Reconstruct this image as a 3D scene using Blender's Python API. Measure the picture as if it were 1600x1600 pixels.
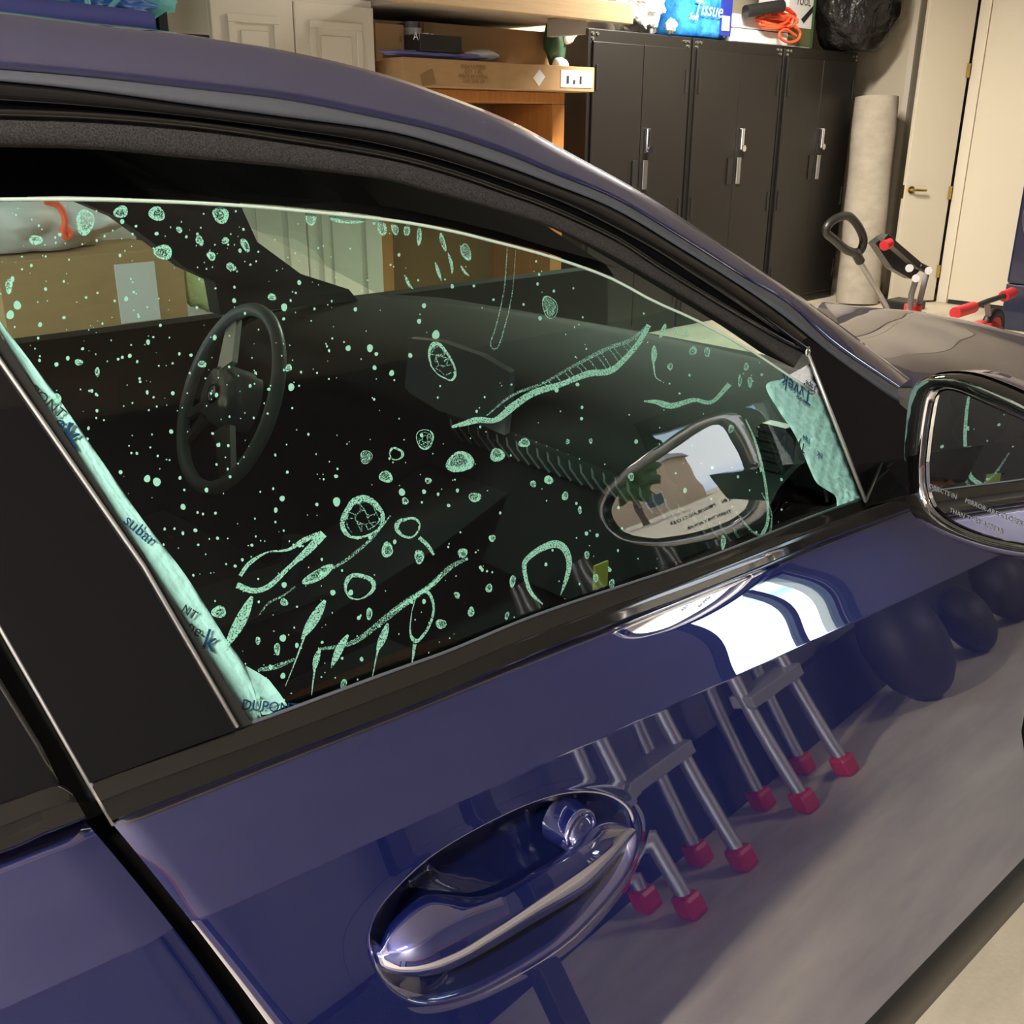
import bpy, bmesh, math, random
import numpy as np
from mathutils import Vector, Matrix
random.seed(7)
for o in list(bpy.data.objects): bpy.data.objects.remove(o)
S = bpy.context.scene
COL = S.collection
# ------------------------------------------------------------------ camera
F, PITCH, YAW, ROLL = 1600.0, 20.8, 43.4, 0.3      # focal length in pixels of a 1600 px frame; degrees
CAM = Vector((0.0, -0.60, 1.36))
p_, y_, r_ = map(math.radians, (PITCH, YAW, ROLL))
FW = Vector((math.sin(y_)*math.cos(p_), math.cos(y_)*math.cos(p_), -math.sin(p_)))
R0 = Vector((math.cos(y_), -math.sin(y_), 0)); U0 = R0.cross(FW)
RT = R0*math.cos(r_) + U0*math.sin(r_); UP = -R0*math.sin(r_) + U0*math.cos(r_)
cd = bpy.data.cameras.new('camera'); cam = bpy.data.objects.new('camera', cd); COL.objects.link(cam)
cd.sensor_width = 36; cd.lens = 36*F/1600; cd.clip_start = 0.02; cd.clip_end = 300
cam.matrix_world = Matrix((RT, UP, -FW)).transposed().to_4x4(); cam.location = CAM
S.camera = cam
S.view_settings.view_transform = 'Standard'; S.view_settings.look = 'None'
S.view_settings.gamma = 1; S.view_settings.use_curve_mapping = False
S.view_settings.exposure = 0.42
S.cycles.use_denoising = True
S.cycles.max_bounces = 14; S.cycles.glossy_bounces = 8; S.cycles.transparent_max_bounces = 24
S.cycles.caustics_reflective = False; S.cycles.caustics_refractive = False
S.cycles.sample_clamp_indirect = 6
# ------------------------------------------------------------------ sky
W = bpy.data.worlds.new('sky'); S.world = W; W.use_nodes = True
nt = W.node_tree; nt.nodes.clear()
def wn(t, **k):
    n = nt.nodes.new(t)
    for a, b in k.items(): setattr(n, a, b)
    return n
tc = wn('ShaderNodeTexCoord'); mp = wn('ShaderNodeMapping'); mp.inputs['Scale'].default_value = (1, 1, 2.4)
no = wn('ShaderNodeTexNoise'); no.inputs['Scale'].default_value = 2.6; no.inputs['Detail'].default_value = 7; no.inputs['Roughness'].default_value = .6
cr = wn('ShaderNodeValToRGB'); e = cr.color_ramp.elements
e[0].position = .36; e[0].color = (.22, .42, .90, 1); e[1].position = .60; e[1].color = (1.0, 1.0, 1.0, 1)
bg = wn('ShaderNodeBackground'); bg.inputs['Strength'].default_value = 5.5
ou = wn('ShaderNodeOutputWorld')
for a, b in ((tc.outputs['Generated'], mp.inputs[0]), (mp.outputs[0], no.inputs['Vector']), (no.outputs['Fac'], cr.inputs[0]), (cr.outputs[0], bg.inputs[0]), (bg.outputs[0], ou.inputs[0])):
    nt.links.new(a, b)
# ------------------------------------------------------------------ garage dimensions and large lights
XD, XB, YR, YL, ZC = -4.6, 8.40, -1.80, 4.45, 2.75     # garage door plane, back wall, right wall, left wall, ceiling
WX0, WX1, WZ0, WZ1 = 2.98, 3.80, .78, 1.52               # window in the right wall
def light(name, kind, loc, rot, energy, color=(1, 1, 1), sx=1, sy=1, portal=False):
    d = bpy.data.lights.new(name, kind); o = bpy.data.objects.new(name, d); COL.objects.link(o)
    o.location = loc; o.rotation_euler = rot; d.energy = energy; d.color = color
    if kind == 'AREA':
        d.shape = 'RECTANGLE'; d.size = sx; d.size_y = sy
        if portal: d.cycles.is_portal = True
    return o
light('portal_door', 'AREA', (XD, 1.2, 1.2), (0, math.radians(-90), 0), 1, sx=2.3, sy=5.6, portal=True)
light('portal_window', 'AREA', ((WX0+WX1)/2, YR, (WZ0+WZ1)/2), (math.radians(90), 0, 0), 1, sx=WX1-WX0, sy=WZ1-WZ0, portal=True)
sun = light('sun', 'SUN', (-20, -10, 20), (math.radians(8.6), math.radians(-37.6), 0), 8.0, (1, .95, .86)); sun.data.angle = .009
# ------------------------------------------------------------------ pixel -> point on a real surface
def ray(px, py): return (FW*F + RT*(px-800) - UP*(py-800)).normalized()
def P(px, py, **k):
    (a, v), = k.items(); i = 'XYZ'.index(a); d = ray(px, py)
    return CAM + d*((v-CAM[i])/d[i])
def PL(px, py, k=0.0, b=.40, z0=.93):                  # leaning plane of the side glass: Y = k + b (z - z0)
    d = ray(px, py); t = (k + b*(CAM.z-z0) - CAM.y)/(d.y - b*d.z); return CAM + d*t
def GL(px, py, k=0.012):                               # the curved side glass, k further in
    d = ray(px, py); t = (PL(px, py, k)-CAM).length
    for _ in range(6):
        q = CAM+d*t; h = q.z-.93; f = q.y-(k+.27*h+(.31*h*h if h > 0 else 0)); t -= f/(d.y-(.27+(.62*h if h > 0 else 0))*d.z)
    return CAM+d*t
def interp(pts, n, ext=None):
    """smooth resample of a pixel polyline (Catmull-Rom, arc length)"""
    P_ = [np.array(p, float) for p in pts]; out = []
    Q = [2*P_[0]-P_[1]] + P_ + [2*P_[-1]-P_[-2]]
    for i in range(1, len(Q)-2):
        for t in np.linspace(0, 1, 24, endpoint=False):
            a, b, c, d = Q[i-1:i+3]
            out.append(.5*((2*b)+(c-a)*t+(2*a-5*b+4*c-d)*t*t+(3*b-a-3*c+d)*t**3))
    out.append(P_[-1]); out = np.array(out)
    s = np.concatenate([[0], np.cumsum(np.linalg.norm(np.diff(out, axis=0), axis=1))])
    u = np.linspace(0, s[-1], n)
    return np.stack([np.interp(u, s, out[:, j]) for j in range(out.shape[1])], 1)
# ------------------------------------------------------------------ object helpers
OFF = {}
def link(o, parent=None, off=None):
    COL.objects.link(o)
    if parent is not None: o.parent = parent; OFF[o.name] = OFF[parent.name]
    else: OFF[o.name] = Vector((0, 0, 0)) if off is None else Vector(off)
    return o
def thing(name, label, cat, loc=(0, 0, 0), group=None):
    o = bpy.data.objects.new(name, None); o.location = loc; o.empty_display_size = .05
    link(o, None, loc); tag(o, label, cat, group); return o
def tag(o, label=None, cat=None, group=None, kind=None):
    if label: o['label'] = label
    if cat: o['category'] = cat
    if group: o['group'] = group
    if kind: o['kind'] = kind
    return o
def obj(name, verts, faces, mat, parent=None, smooth=False, kind=None, sharp=None):
    me = bpy.data.meshes.new(name); off = OFF[parent.name] if parent is not None else Vector((0, 0, 0))
    me.from_pydata([tuple(Vector(v)-off) for v in verts], [], faces); me.materials.append(mat)
    if smooth:
        for p in me.polygons: p.use_smooth = True
        if sharp:
            me.set_sharp_from_angle(angle=math.radians(sharp))
    me.update()
    o = link(bpy.data.objects.new(name, me), parent)
    if kind: o['kind'] = kind
    return o
def bobj(name, bm, mat, parent=None, smooth=False, kind=None, sharp=None):
    bmesh.ops.recalc_face_normals(bm, faces=bm.faces)
    off = OFF[parent.name] if parent is not None else Vector((0, 0, 0))
    bmesh.ops.translate(bm, verts=bm.verts, vec=-off)
    me = bpy.data.meshes.new(name); bm.to_mesh(me); bm.free(); me.materials.append(mat)
    if smooth:
        for p in me.polygons: p.use_smooth = True
        if sharp: me.set_sharp_from_angle(angle=math.radians(sharp))
    o = link(bpy.data.objects.new(name, me), parent)
    if kind: o['kind'] = kind
    return o
def abox(bm, x0, x1, y0, y1, z0, z1, bev=0.0, M=None):
    r = bmesh.ops.create_cube(bm, size=1)
    vs = r['verts']
    bmesh.ops.scale(bm, vec=(x1-x0, y1-y0, z1-z0), verts=vs)
    if bev:
        es = list({e for v in vs for e in v.link_edges})
        b = bmesh.ops.bevel(bm, geom=es, offset=bev, segments=2, affect='EDGES', profile=.5)
        vs = list({v for f in b['faces'] for v in f.verts} | {v for v in vs if v.is_valid})
    bmesh.ops.translate(bm, vec=((x0+x1)/2, (y0+y1)/2, (z0+z1)/2), verts=vs)
    if M is not None: bmesh.ops.transform(bm, matrix=M, verts=vs)
def box(name, x0, x1, y0, y1, z0, z1, mat, parent=None, bev=.004, M=None, kind=None):
    bm = bmesh.new(); abox(bm, x0, x1, y0, y1, z0, z1, bev, M); return bobj(name, bm, mat, parent, kind=kind)
def grid(rows, closed=False):
    V = [v for r in rows for v in r]; n = len(rows[0]); Fs = []
    for i in range(len(rows)-1):
        for j in range(n-1 if not closed else n):
            k = (j+1) % n; Fs.append((i*n+j, i*n+k, (i+1)*n+k, (i+1)*n+j))
    return V, Fs
def atube(V, Fs, pts, rad, seg=8, cap=True):
    pts = [Vector(p) for p in pts]; n = len(pts); b0 = len(V); ref = Vector((0, 0, 1))
    rad = rad if hasattr(rad, '__len__') else [rad]*n
    for i, p in enumerate(pts):
        t = (pts[min(i+1, n-1)]-pts[max(i-1, 0)]).normalized()
        if i == 0:
            a = t.cross(ref if abs(t.z) < .9 else Vector((1, 0, 0))).normalized()
        else: a = (a - t*a.dot(t)).normalized()
        b = t.cross(a)
        for s in range(seg):
            w = 2*math.pi*s/seg; V.append(p + (a*math.cos(w)+b*math.sin(w))*rad[i])
    for i in range(n-1):
        for s in range(seg):
            k = (s+1) % seg; Fs.append((b0+i*seg+s, b0+i*seg+k, b0+(i+1)*seg+k, b0+(i+1)*seg+s))
    if cap:
        Fs.append(tuple(b0+s for s in range(seg))[::-1]); Fs.append(tuple(b0+(n-1)*seg+s for s in range(seg)))
def tube(name, pts, rad, mat, parent=None, seg=8, smoothn=0):
    if smoothn: pts = [Vector(p) for p in interp([tuple(q) for q in pts], smoothn)]
    V, Fs = [], []; atube(V, Fs, pts, rad, seg); return obj(name, V, Fs, mat, parent, smooth=True, sharp=60)
def cyl(name, a, b, r, mat, parent=None, seg=20, r2=None):
    return tube(name, [a, b], [r, r if r2 is None else r2], mat, parent, seg)
def slab(name, poly, normal, th, mat, parent=None, kind=None):
    """flat outline with a real thickness"""
    n = Vector(normal).normalized()*th; N = len(poly)
    V = [Vector(p) for p in poly]+[Vector(p)+n for p in poly]
    Fs = [tuple(range(N)), tuple(range(2*N-1, N-1, -1))]+[(i, i+N, (i+1) % N+N, (i+1) % N) for i in range(N)]
    bm = bmesh.new(); vs = [bm.verts.new(v) for v in V]
    for f in Fs: bm.faces.new([vs[i] for i in f])
    return bobj(name, bm, mat, parent, kind=kind)
def blob(name, c, r, mat, parent=None, amp=.15, sc=4.0, sub=3, seed=0, flat=None):
    bm = bmesh.new(); bmesh.ops.create_icosphere(bm, subdivisions=sub, radius=1)
    from mathutils import noise
    for v in bm.verts:
        d = v.co.normalized(); k = 1+amp*noise.noise(d*sc*.5+Vector((seed*7.1, seed*3.3, seed)))*1.6+amp*.5*noise.noise(d*sc*1.7+Vector((seed, 9, 4)))
        v.co = Vector((d.x*r[0], d.y*r[1], d.z*r[2]))*k
        if flat is not None and v.co.z < -flat*r[2]: v.co.z = -flat*r[2]
    bmesh.ops.translate(bm, vec=c, verts=bm.verts)
    return bobj(name, bm, mat, parent, smooth=True)
def text(s, size, loc, right, up, mat, parent=None, name='lettering', shear=0, ext=0.0002, center=True):
    d = bpy.data.curves.new(name, 'FONT'); d.body = s; d.size = size; d.extrude = ext; d.shear = shear; d.resolution_u = 2
    if center: d.align_x = 'CENTER'; d.align_y = 'CENTER'
    d.materials.append(mat)
    r = Vector(right).normalized(); n = r.cross(Vector(up)).normalized(); u = n.cross(r)
    o = bpy.data.objects.new(name, d); M = Matrix((r, u, n)).transposed().to_4x4()
    off = OFF[parent.name] if parent is not None else Vector((0, 0, 0))
    M.translation = Vector(loc)-off
    COL.objects.link(o); bpy.context.view_layer.update()
    me = bpy.data.meshes.new_from_object(o.evaluated_get(bpy.context.evaluated_depsgraph_get())); bpy.data.objects.remove(o); bpy.data.curves.remove(d)
    o = bpy.data.objects.new(name, me); link(o, parent); o.matrix_local = M
    return o
# ------------------------------------------------------------------ materials
def mat(name, color=(.5, .5, .5), rough=.5, metal=0, coat=0, spec=.5, noise=None, bump=None, coat_ior=1.5, sheen=0, coat_rough=.02, trans=0, emit=None):
    m = bpy.data.materials.new(name); m.use_nodes = True; t = m.node_tree; b = t.nodes['Principled BSDF']
    b.inputs['Base Color'].default_value = (*color, 1); b.inputs['Roughness'].default_value = rough; b.inputs['Metallic'].default_value = metal
    b.inputs['Specular IOR Level'].default_value = spec; b.inputs['Coat Weight'].default_value = coat; b.inputs['Coat Roughness'].default_value = coat_rough
    b.inputs['Coat IOR'].default_value = coat_ior; b.inputs['Sheen Weight'].default_value = sheen
    b.inputs['Subsurface Weight'].default_value = 0; b.inputs['Transmission Weight'].default_value = trans
    if emit: b.inputs['Emission Color'].default_value = (*emit[:3], 1); b.inputs['Emission Strength'].default_value = emit[3]
    c = t.nodes.new('ShaderNodeTexCoord')
    if noise:                                   # (scale, second colour, stretch, contrast)
        sc, c2, st, ct = noise
        mpn = t.nodes.new('ShaderNodeMapping'); mpn.inputs['Scale'].default_value = st
        n = t.nodes.new('ShaderNodeTexNoise'); n.inputs['Scale'].default_value = sc; n.inputs['Detail'].default_value = 6; n.inputs['Roughness'].default_value = .6
        r = t.nodes.new('ShaderNodeValToRGB'); r.color_ramp.elements[0].position = .5-ct; r.color_ramp.elements[1].position = .5+ct
        r.color_ramp.elements[0].color = (*color, 1); r.color_ramp.elements[1].color = (*c2, 1)
        t.links.new(c.outputs['Object'], mpn.inputs[0]); t.links.new(mpn.outputs[0], n.inputs['Vector']); t.links.new(n.outputs['Fac'], r.inputs[0]); t.links.new(r.outputs[0], b.inputs['Base Color'])
    if bump:                                    # (scale, strength, distance)
        n = t.nodes.new('ShaderNodeTexNoise'); n.inputs['Scale'].default_value = bump[0]; n.inputs['Detail'].default_value = 4
        bp = t.nodes.new('ShaderNodeBump'); bp.inputs['Strength'].default_value = bump[1]; bp.inputs['Distance'].default_value = bump[2]
        t.links.new(c.outputs['Object'], n.inputs['Vector']); t.links.new(n.outputs['Fac'], bp.inputs['Height']); t.links.new(bp.outputs[0], b.inputs['Normal'])
    return m
def glassmat(name, tint, ior=1.5, bump=None):
    m = bpy.data.materials.new(name); m.use_nodes = True; t = m.node_tree; t.nodes.clear()
    o = t.nodes.new('ShaderNodeOutputMaterial'); mx = t.nodes.new('ShaderNodeMixShader'); tr = t.nodes.new('ShaderNodeBsdfTransparent'); gl = t.nodes.new('ShaderNodeBsdfGlossy'); fr = t.nodes.new('ShaderNodeFresnel')
    tr.inputs[0].default_value = (*tint, 1); gl.inputs['Roughness'].default_value = 0.0; ge = t.nodes.new('ShaderNodeNewGeometry'); io = t.nodes.new('ShaderNodeMix'); io.data_type = 'FLOAT'
    io.inputs[2].default_value = ior; io.inputs[3].default_value = 1/ior
    t.links.new(ge.outputs['Backfacing'], io.inputs[0]); t.links.new(io.outputs[0], fr.inputs[0])
    if bump:
        c = t.nodes.new('ShaderNodeTexCoord'); n = t.nodes.new('ShaderNodeTexNoise'); n.inputs['Scale'].default_value = bump[0]; n.inputs['Detail'].default_value = 2
        bp = t.nodes.new('ShaderNodeBump'); bp.inputs['Strength'].default_value = bump[1]; bp.inputs['Distance'].default_value = bump[2]
        t.links.new(c.outputs['Object'], n.inputs['Vector']); t.links.new(n.outputs['Fac'], bp.inputs['Height']); t.links.new(bp.outputs[0], gl.inputs['Normal'])
    t.links.new(fr.outputs[0], mx.inputs[0]); t.links.new(tr.outputs[0], mx.inputs[1]); t.links.new(gl.outputs[0], mx.inputs[2]); t.links.new(mx.outputs[0], o.inputs[0])
    return m
def foammat(name, color, scale, lo, hi):
    m = bpy.data.materials.new(name); m.use_nodes = True; t = m.node_tree; t.nodes.clear()
    o = t.nodes.new('ShaderNodeOutputMaterial'); mx = t.nodes.new('ShaderNodeMixShader'); tr = t.nodes.new('ShaderNodeBsdfTransparent')
    df = t.nodes.new('ShaderNodeBsdfDiffuse'); tl = t.nodes.new('ShaderNodeBsdfTranslucent'); m2 = t.nodes.new('ShaderNodeMixShader'); m2.inputs[0].default_value = .35
    df.inputs[0].default_value = (*color, 1); tl.inputs[0].default_value = (*color, 1)
    c = t.nodes.new('ShaderNodeTexCoord'); v = t.nodes.new('ShaderNodeTexNoise'); v.inputs['Scale'].default_value = scale; v.inputs['Detail'].default_value = 3
    r = t.nodes.new('ShaderNodeMapRange'); r.inputs[1].default_value = lo; r.inputs[2].default_value = hi
    for a, b in ((c.outputs['Object'], v.inputs['Vector']), (v.outputs['Fac'], r.inputs[0]), (r.outputs[0], mx.inputs[0]), (df.outputs[0], m2.inputs[1]), (tl.outputs[0], m2.inputs[2]), (tr.outputs[0], mx.inputs[1]), (m2.outputs[0], mx.inputs[2]), (mx.outputs[0], o.inputs[0])): t.links.new(a, b)
    return m
M = {}
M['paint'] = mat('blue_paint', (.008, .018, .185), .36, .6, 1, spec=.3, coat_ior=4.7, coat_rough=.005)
M['gloss'] = mat('gloss_black', (.005, .005, .006), .04, 0, 1, spec=0, coat_ior=1.55, coat_rough=.003)
M['trimblk'] = mat('belt_trim_black', (.012, .0115, .011), .10, 0, .6, coat_rough=.05)
M['satin'] = mat('satin_grey_molding', (.085, .095, .12), .5, .1, bump=(900, .15, .0004))
M['rubber'] = mat('black_rubber', (.012, .012, .013), .55)
M['felt'] = mat('felt_seal', (.006, .0055, .0065), .9, noise=(700, (.038, .036, .039), (1, 1, 1), .12), bump=(900, .6, .001))
M['dark'] = mat('dark_interior', (.024, .025, .026), .8)
M['dark2'] = mat('dash_black', (.012, .013, .013), .7, bump=(600, .2, .0006))
M['leather'] = mat('black_leather', (.045, .043, .041), .5, bump=(400, .2, .001))
M['chrome'] = mat('chrome', (.85, .85, .86), .08, 1)
M['mirror'] = mat('mirror_glass', (.86, .90, .92), .0, 1)
M['steel'] = mat('brushed_steel', (.55, .55, .56), .3, 1)
M['alu'] = mat('aluminium', (.5, .5, .52), .4, .8)
M['bezel'] = mat('polished_bezel', (.42, .42, .43), .06, 1)
M['glass'] = glassmat('side_glass', (.69, .96, .89), 1.85, (9, .16, .0025))
M['glass2'] = glassmat('clear_glass', (.85, .93, .90), 1.5)
M['foam'] = foammat('soap_foam', (.82, 1, .95), 900, .36, .50)
M['foamthin'] = foammat('soap_foam_thin', (.80, 1, .95), 1100, .45, .62)
M['tape'] = mat('white_tape', (.78, .82, .92), .5, bump=(60, .5, .006))
M['ink'] = mat('blue_ink', (.01, .05, .16), .5)
M['inkblk'] = mat('black_ink', (.02, .02, .025), .6)
M['screen'] = mat('display_glass', (.30, .295, .33), .2, 0, .5)  # pale grey base stands in for the reflection on the display
M['blue'] = mat('emblem_blue', (.03, .16, .55), .3); M['white'] = mat('emblem_white', (.8, .8, .8), .3)
M['carbon'] = mat('ridged_trim', (.05, .055, .055), .3, .5)
M['yellow'] = mat('yellow_label', (.26, .20, .03), .5); M['red'] = mat('red_plastic', (.62, .02, .03), .35)
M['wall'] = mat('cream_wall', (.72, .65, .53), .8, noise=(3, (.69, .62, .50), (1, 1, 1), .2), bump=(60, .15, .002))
M['wallnear'] = mat('added_panel_grey', (.13, .125, .14), .8, noise=(3, (.115, .11, .125), (1, 1, 1), .2))
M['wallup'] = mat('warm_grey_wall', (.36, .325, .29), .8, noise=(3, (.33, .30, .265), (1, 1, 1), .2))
M['ceil'] = mat('ceiling_white', (.42, .41, .41), .9, bump=(50, .15, .002))
M['floor'] = mat('concrete_floor', (.80, .725, .60), .55, noise=(2.6, (.47, .42, .34), (.5, 1.7, 1), .2), bump=(90, .25, .002))
M['door'] = mat('cream_door', (.76, .70, .58), .45)
M['trimw'] = mat('cream_trim', (.78, .72, .61), .5)
M['cab'] = mat('cream_cabinet', (.74, .69, .59), .45)
M['locker'] = mat('black_locker', (.011, .0095, .0088), .40)
M['card'] = mat('cardboard', (.46, .29, .14), .8, noise=(8, (.41, .255, .12), (1, 1, 4), .2))
M['carddk'] = mat('cardboard_dark', (.27, .165, .07), .8)
M['wood'] = mat('orange_wood', (.50, .22, .06), .45, noise=(9, (.38, .15, .035), (6, 6, .5), .2))
M['ply'] = mat('plywood_edge', (.58, .40, .22), .6, noise=(14, (.50, .33, .17), (.4, .4, 10), .2))
M['plygrey'] = mat('grey_board', (.42, .38, .34), .7)
M['brown'] = mat('brown_board', (.22, .085, .05), .5)
M['teal'] = mat('teal_fabric', (.10, .42, .46), .7, bump=(40, .4, .01)); M['strap'] = mat('aqua_webbing', (.22, .62, .66), .6)
M['indigo'] = mat('indigo_fabric', (.085, .095, .36), .6); M['royal'] = mat('royal_blue_fabric', (.02, .13, .48), .5)
M['plastic_w'] = mat('white_plastic', (.75, .75, .76), .4); M['blackp'] = mat('black_plastic', (.014, .014, .014), .4)
M['black_box'] = mat('black_card_box', (.02, .02, .021), .4)
M['bluepack'] = mat('blue_film_pack', (.015, .14, .62), .22, noise=(9, (.05, .34, .85), (1, 1, 1), .12), bump=(14, .5, .02)); M['navy'] = mat('navy_film', (.02, .035, .30), .3)
M['bag'] = mat('black_bin_bag', (.016, .016, .017), .33, bump=(9, .9, .06))
M['clear'] = mat('clear_plastic_bag', (.62, .62, .64), .22, bump=(16, .9, .04))
M['orange'] = mat('orange_cord', (.95, .13, .05), .5)
M['green'] = mat('green_plastic', (.04, .10, .05), .5); M['olive'] = mat('olive_print', (.10, .11, .04), .5)
M['carpet'] = mat('beige_carpet', (.50, .455, .385), .95, noise=(7, (.39, .35, .29), (1, 1, 1.6), .18), bump=(250, .5, .004))
M['brass'] = mat('brass', (.75, .55, .18), .22, 1)
M['washer'] = mat('navy_enamel', (.012, .018, .055), .25, 0, .5)
M['purple'] = mat('lilac_bag', (.22, .22, .52), .4); M['grey'] = mat('grey_plastic', (.25, .25, .27), .45)
M['lime'] = mat('lime_bag', (.55, .62, .30), .6, bump=(25, .6, .02))
M['skin_ply'] = mat('driveway', (.62, .49, .30), .8, noise=(2, (.54, .42, .25), (1, 1, 1), .2))
M['lamp'] = mat('fill_lamp_diffuser', (.9, .9, .9), .5, emit=(1, .93, .82, 6))
M['stucco'] = mat('tan_stucco', (.62, .45, .28), .9); M['rooft'] = mat('grey_shingle', (.30, .26, .23), .8); M['leaf'] = mat('leaf_green', (.06, .11, .03), .7, bump=(8, 1, .2))
M['bark'] = mat('bark', (.12, .08, .05), .9); M['winpane'] = mat('dark_pane', (.03, .04, .05), .05)
#SECTION_SETTING
# ================================================================== THE SETTING
def struct(name, x0, x1, y0, y1, z0, z1, m, parent=None, bev=0):
    o = box(name, x0, x1, y0, y1, z0, z1, M[m], parent, bev)
    if parent is None: o['kind'] = 'structure'
    return o
struct('floor', XD-.02, XB+1.2, YR-.1, YL+.1, -.1, 0, 'floor')
struct('ceiling', XD, XB+1.2, YR-.1, YL+.1, ZC, ZC+.1, 'ceil')
struct('wall_left', XD, XB, YL, YL+.12, 0, ZC, 'wall')
def multi(name, boxes, m, parent=None, kind='structure', bev=0):
    bm = bmesh.new()
    for b in boxes: abox(bm, *b, bev)
    o = bobj(name, bm, M[m], parent)
    if kind and parent is None: o['kind'] = kind
    return o
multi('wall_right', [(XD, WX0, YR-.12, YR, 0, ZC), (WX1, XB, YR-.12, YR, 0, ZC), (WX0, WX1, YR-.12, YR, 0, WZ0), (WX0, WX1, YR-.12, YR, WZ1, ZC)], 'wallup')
multi('added_panel_right', [(XD, WX0-.075, YR, YR+.012, .171, 2.25), (WX1+.075, XB-.01, YR, YR+.012, .171, 2.25), (WX0-.0745, WX1+.0745, YR, YR+.012, .171, WZ0-.055), (WX0-.0745, WX1+.0745, YR, YR+.012, WZ1+.075, 2.25)], 'wallnear')  # unseen dark sheet added to darken what the paint and pillar mirror
multi('wall_rear', [(XD-.12, XD, YR, -1.74, 0, ZC), (XD-.12, XD, 3.9, YL, 0, ZC), (XD-.12, XD, -1.74, 3.9, 2.3, ZC)], 'wall')
DY0, DY1 = 3.19, 3.665                                   # narrow doorway in the back wall
multi('wall_back', [(XB, XB+.12, YR, DY0, 0, ZC), (XB, XB+.12, DY1, YL, 0, ZC), (XB, XB+.12, DY0, DY1, 2.32, ZC)], 'wall')
struct('trim_1', XB-.022, XB-.002, DY0-.085, DY0, 0, 2.38, 'trimw', bev=.004)
struct('trim_2', XB-.022, XB-.002, DY1, DY1+.05, 0, 2.38, 'trimw', bev=.004)
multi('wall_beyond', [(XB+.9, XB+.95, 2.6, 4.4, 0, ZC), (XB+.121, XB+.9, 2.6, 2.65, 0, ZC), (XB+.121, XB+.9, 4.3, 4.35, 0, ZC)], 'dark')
struct('baseboard_back', XB-.014, XB-.002, DY1+.052, YL, 0, .09, 'trimw', bev=.003)
# narrow door standing ajar
h0, h1 = Vector((XB-.045, DY0+.02, 0)), P(1388, 474, Z=0); dv = Vector((h1.x-h0.x, h1.y-h0.y, 0)); ang = math.atan2(dv.y, dv.x); wd = dv.length
Mx = Matrix.Translation((h0.x, h0.y, 0)) @ Matrix.Rotation(ang, 4, 'Z')
d1 = box('door_1', 0, wd, -.02, .018, .015, 2.3, M['door'], None, .004, Mx); d1['kind'] = 'structure'
for z in (.25, .86, 1.75): box('hinge', -.012, .016, .016, .026, z-.05, z+.05, M['brass'], d1, .002, Mx)
box('latch_plate', wd-.002, wd+.003, -.012, .010, .82, .92, M['brass'], d1, 0, Mx)
hp = Mx @ Vector((wd-.07, .04, .90))
side = 1 if (Mx.to_3x3() @ Vector((0, 1, 0))).dot(CAM-Vector((8, 3, 0))) > 0 else -1
kb = [Mx @ Vector((wd-.05, side*.018, .885)), Mx @ Vector((wd-.05, side*.055, .885)), Mx @ Vector((wd-.08, side*.062, .885)), Mx @ Vector((wd-.16, side*.060, .882))]
tube('door_lever', kb, .011, M['brass'], d1, 8); cyl('rosette', Mx @ Vector((wd-.05, side*.017, .885)), Mx @ Vector((wd-.05, side*.030, .885)), .028, M['brass'], d1)
d2 = box('door_2', XB-.04, XB-.003, 2.16, DY0-.10, .035, 2.3, M['door'], None, .004); d2['kind'] = 'structure'
struct('door_gap_shade', XB-.03, XB-.003, 2.16, DY0-.10, .002, .030, 'dark')  # dark strip stands in for the shaded gap under the door
# window of the right wall: frame, mullion, panes
wb = [(WX0, WX1, YR-.05, YR-.008, WZ0, WZ0+.03), (WX0, WX1, YR-.05, YR-.008, WZ1-.03, WZ1), (WX0, WX0+.03, YR-.05, YR-.008, WZ0+.03, WZ1-.03), (WX1-.03, WX1, YR-.05, YR-.008, WZ0+.03, WZ1-.03)]
w1 = multi('window_1', wb, 'blackp'); xm = WX0+.62*(WX1-WX0)
box('mullion', xm-.022, xm+.022, YR-.05, YR-.008, WZ0+.03, WZ1-.03, M['blackp'], w1)
for a, b in ((WX0+.03, xm-.022), (xm+.022, WX1-.03)): box('pane', a, b, YR-.034, YR-.029, WZ0+.03, WZ1-.03, M['glass2'], w1, 0)
struct('added_baseboard_right', XD, WX0+3, YR-.001, YR+.05, 0, .17, 'dark')  # unseen dark strip put in so the door mirrors a dark band
struct('trim_4', WX0-.07, WX1+.07, YR-.001, YR+.02, WZ1, WZ1+.07, 'dark'); struct('trim_5', WX0-.07, WX1+.07, YR-.001, YR+.03, WZ0-.05, WZ0, 'dark')
struct('trim_6', WX0-.07, WX0, YR-.001, YR+.02, WZ0, WZ1, 'dark'); struct('trim_7', WX1, WX1+.07, YR-.001, YR+.02, WZ0, WZ1, 'dark')
# sectional garage door rolled up under the ceiling
gd = thing('garage_door', 'white sectional garage door rolled up under the ceiling', 'garage door', (XD+.1, 1.2, 2.42))
for k in range(4): box('door_section', XD+.15+.56*k, XD+.15+.56*k+.55, -1.65, 3.85, 2.42, 2.46, M['plastic_w'], gd, .006)
for y in (-1.70, 3.9): tube('track', [(XD+.05, y, .02), (XD+.05, y, 2.2), (XD+.12, y, 2.38), (XD+.25, y, 2.44), (XD+2.6, y, 2.46)], .02, M['alu'], gd, 6)
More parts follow.
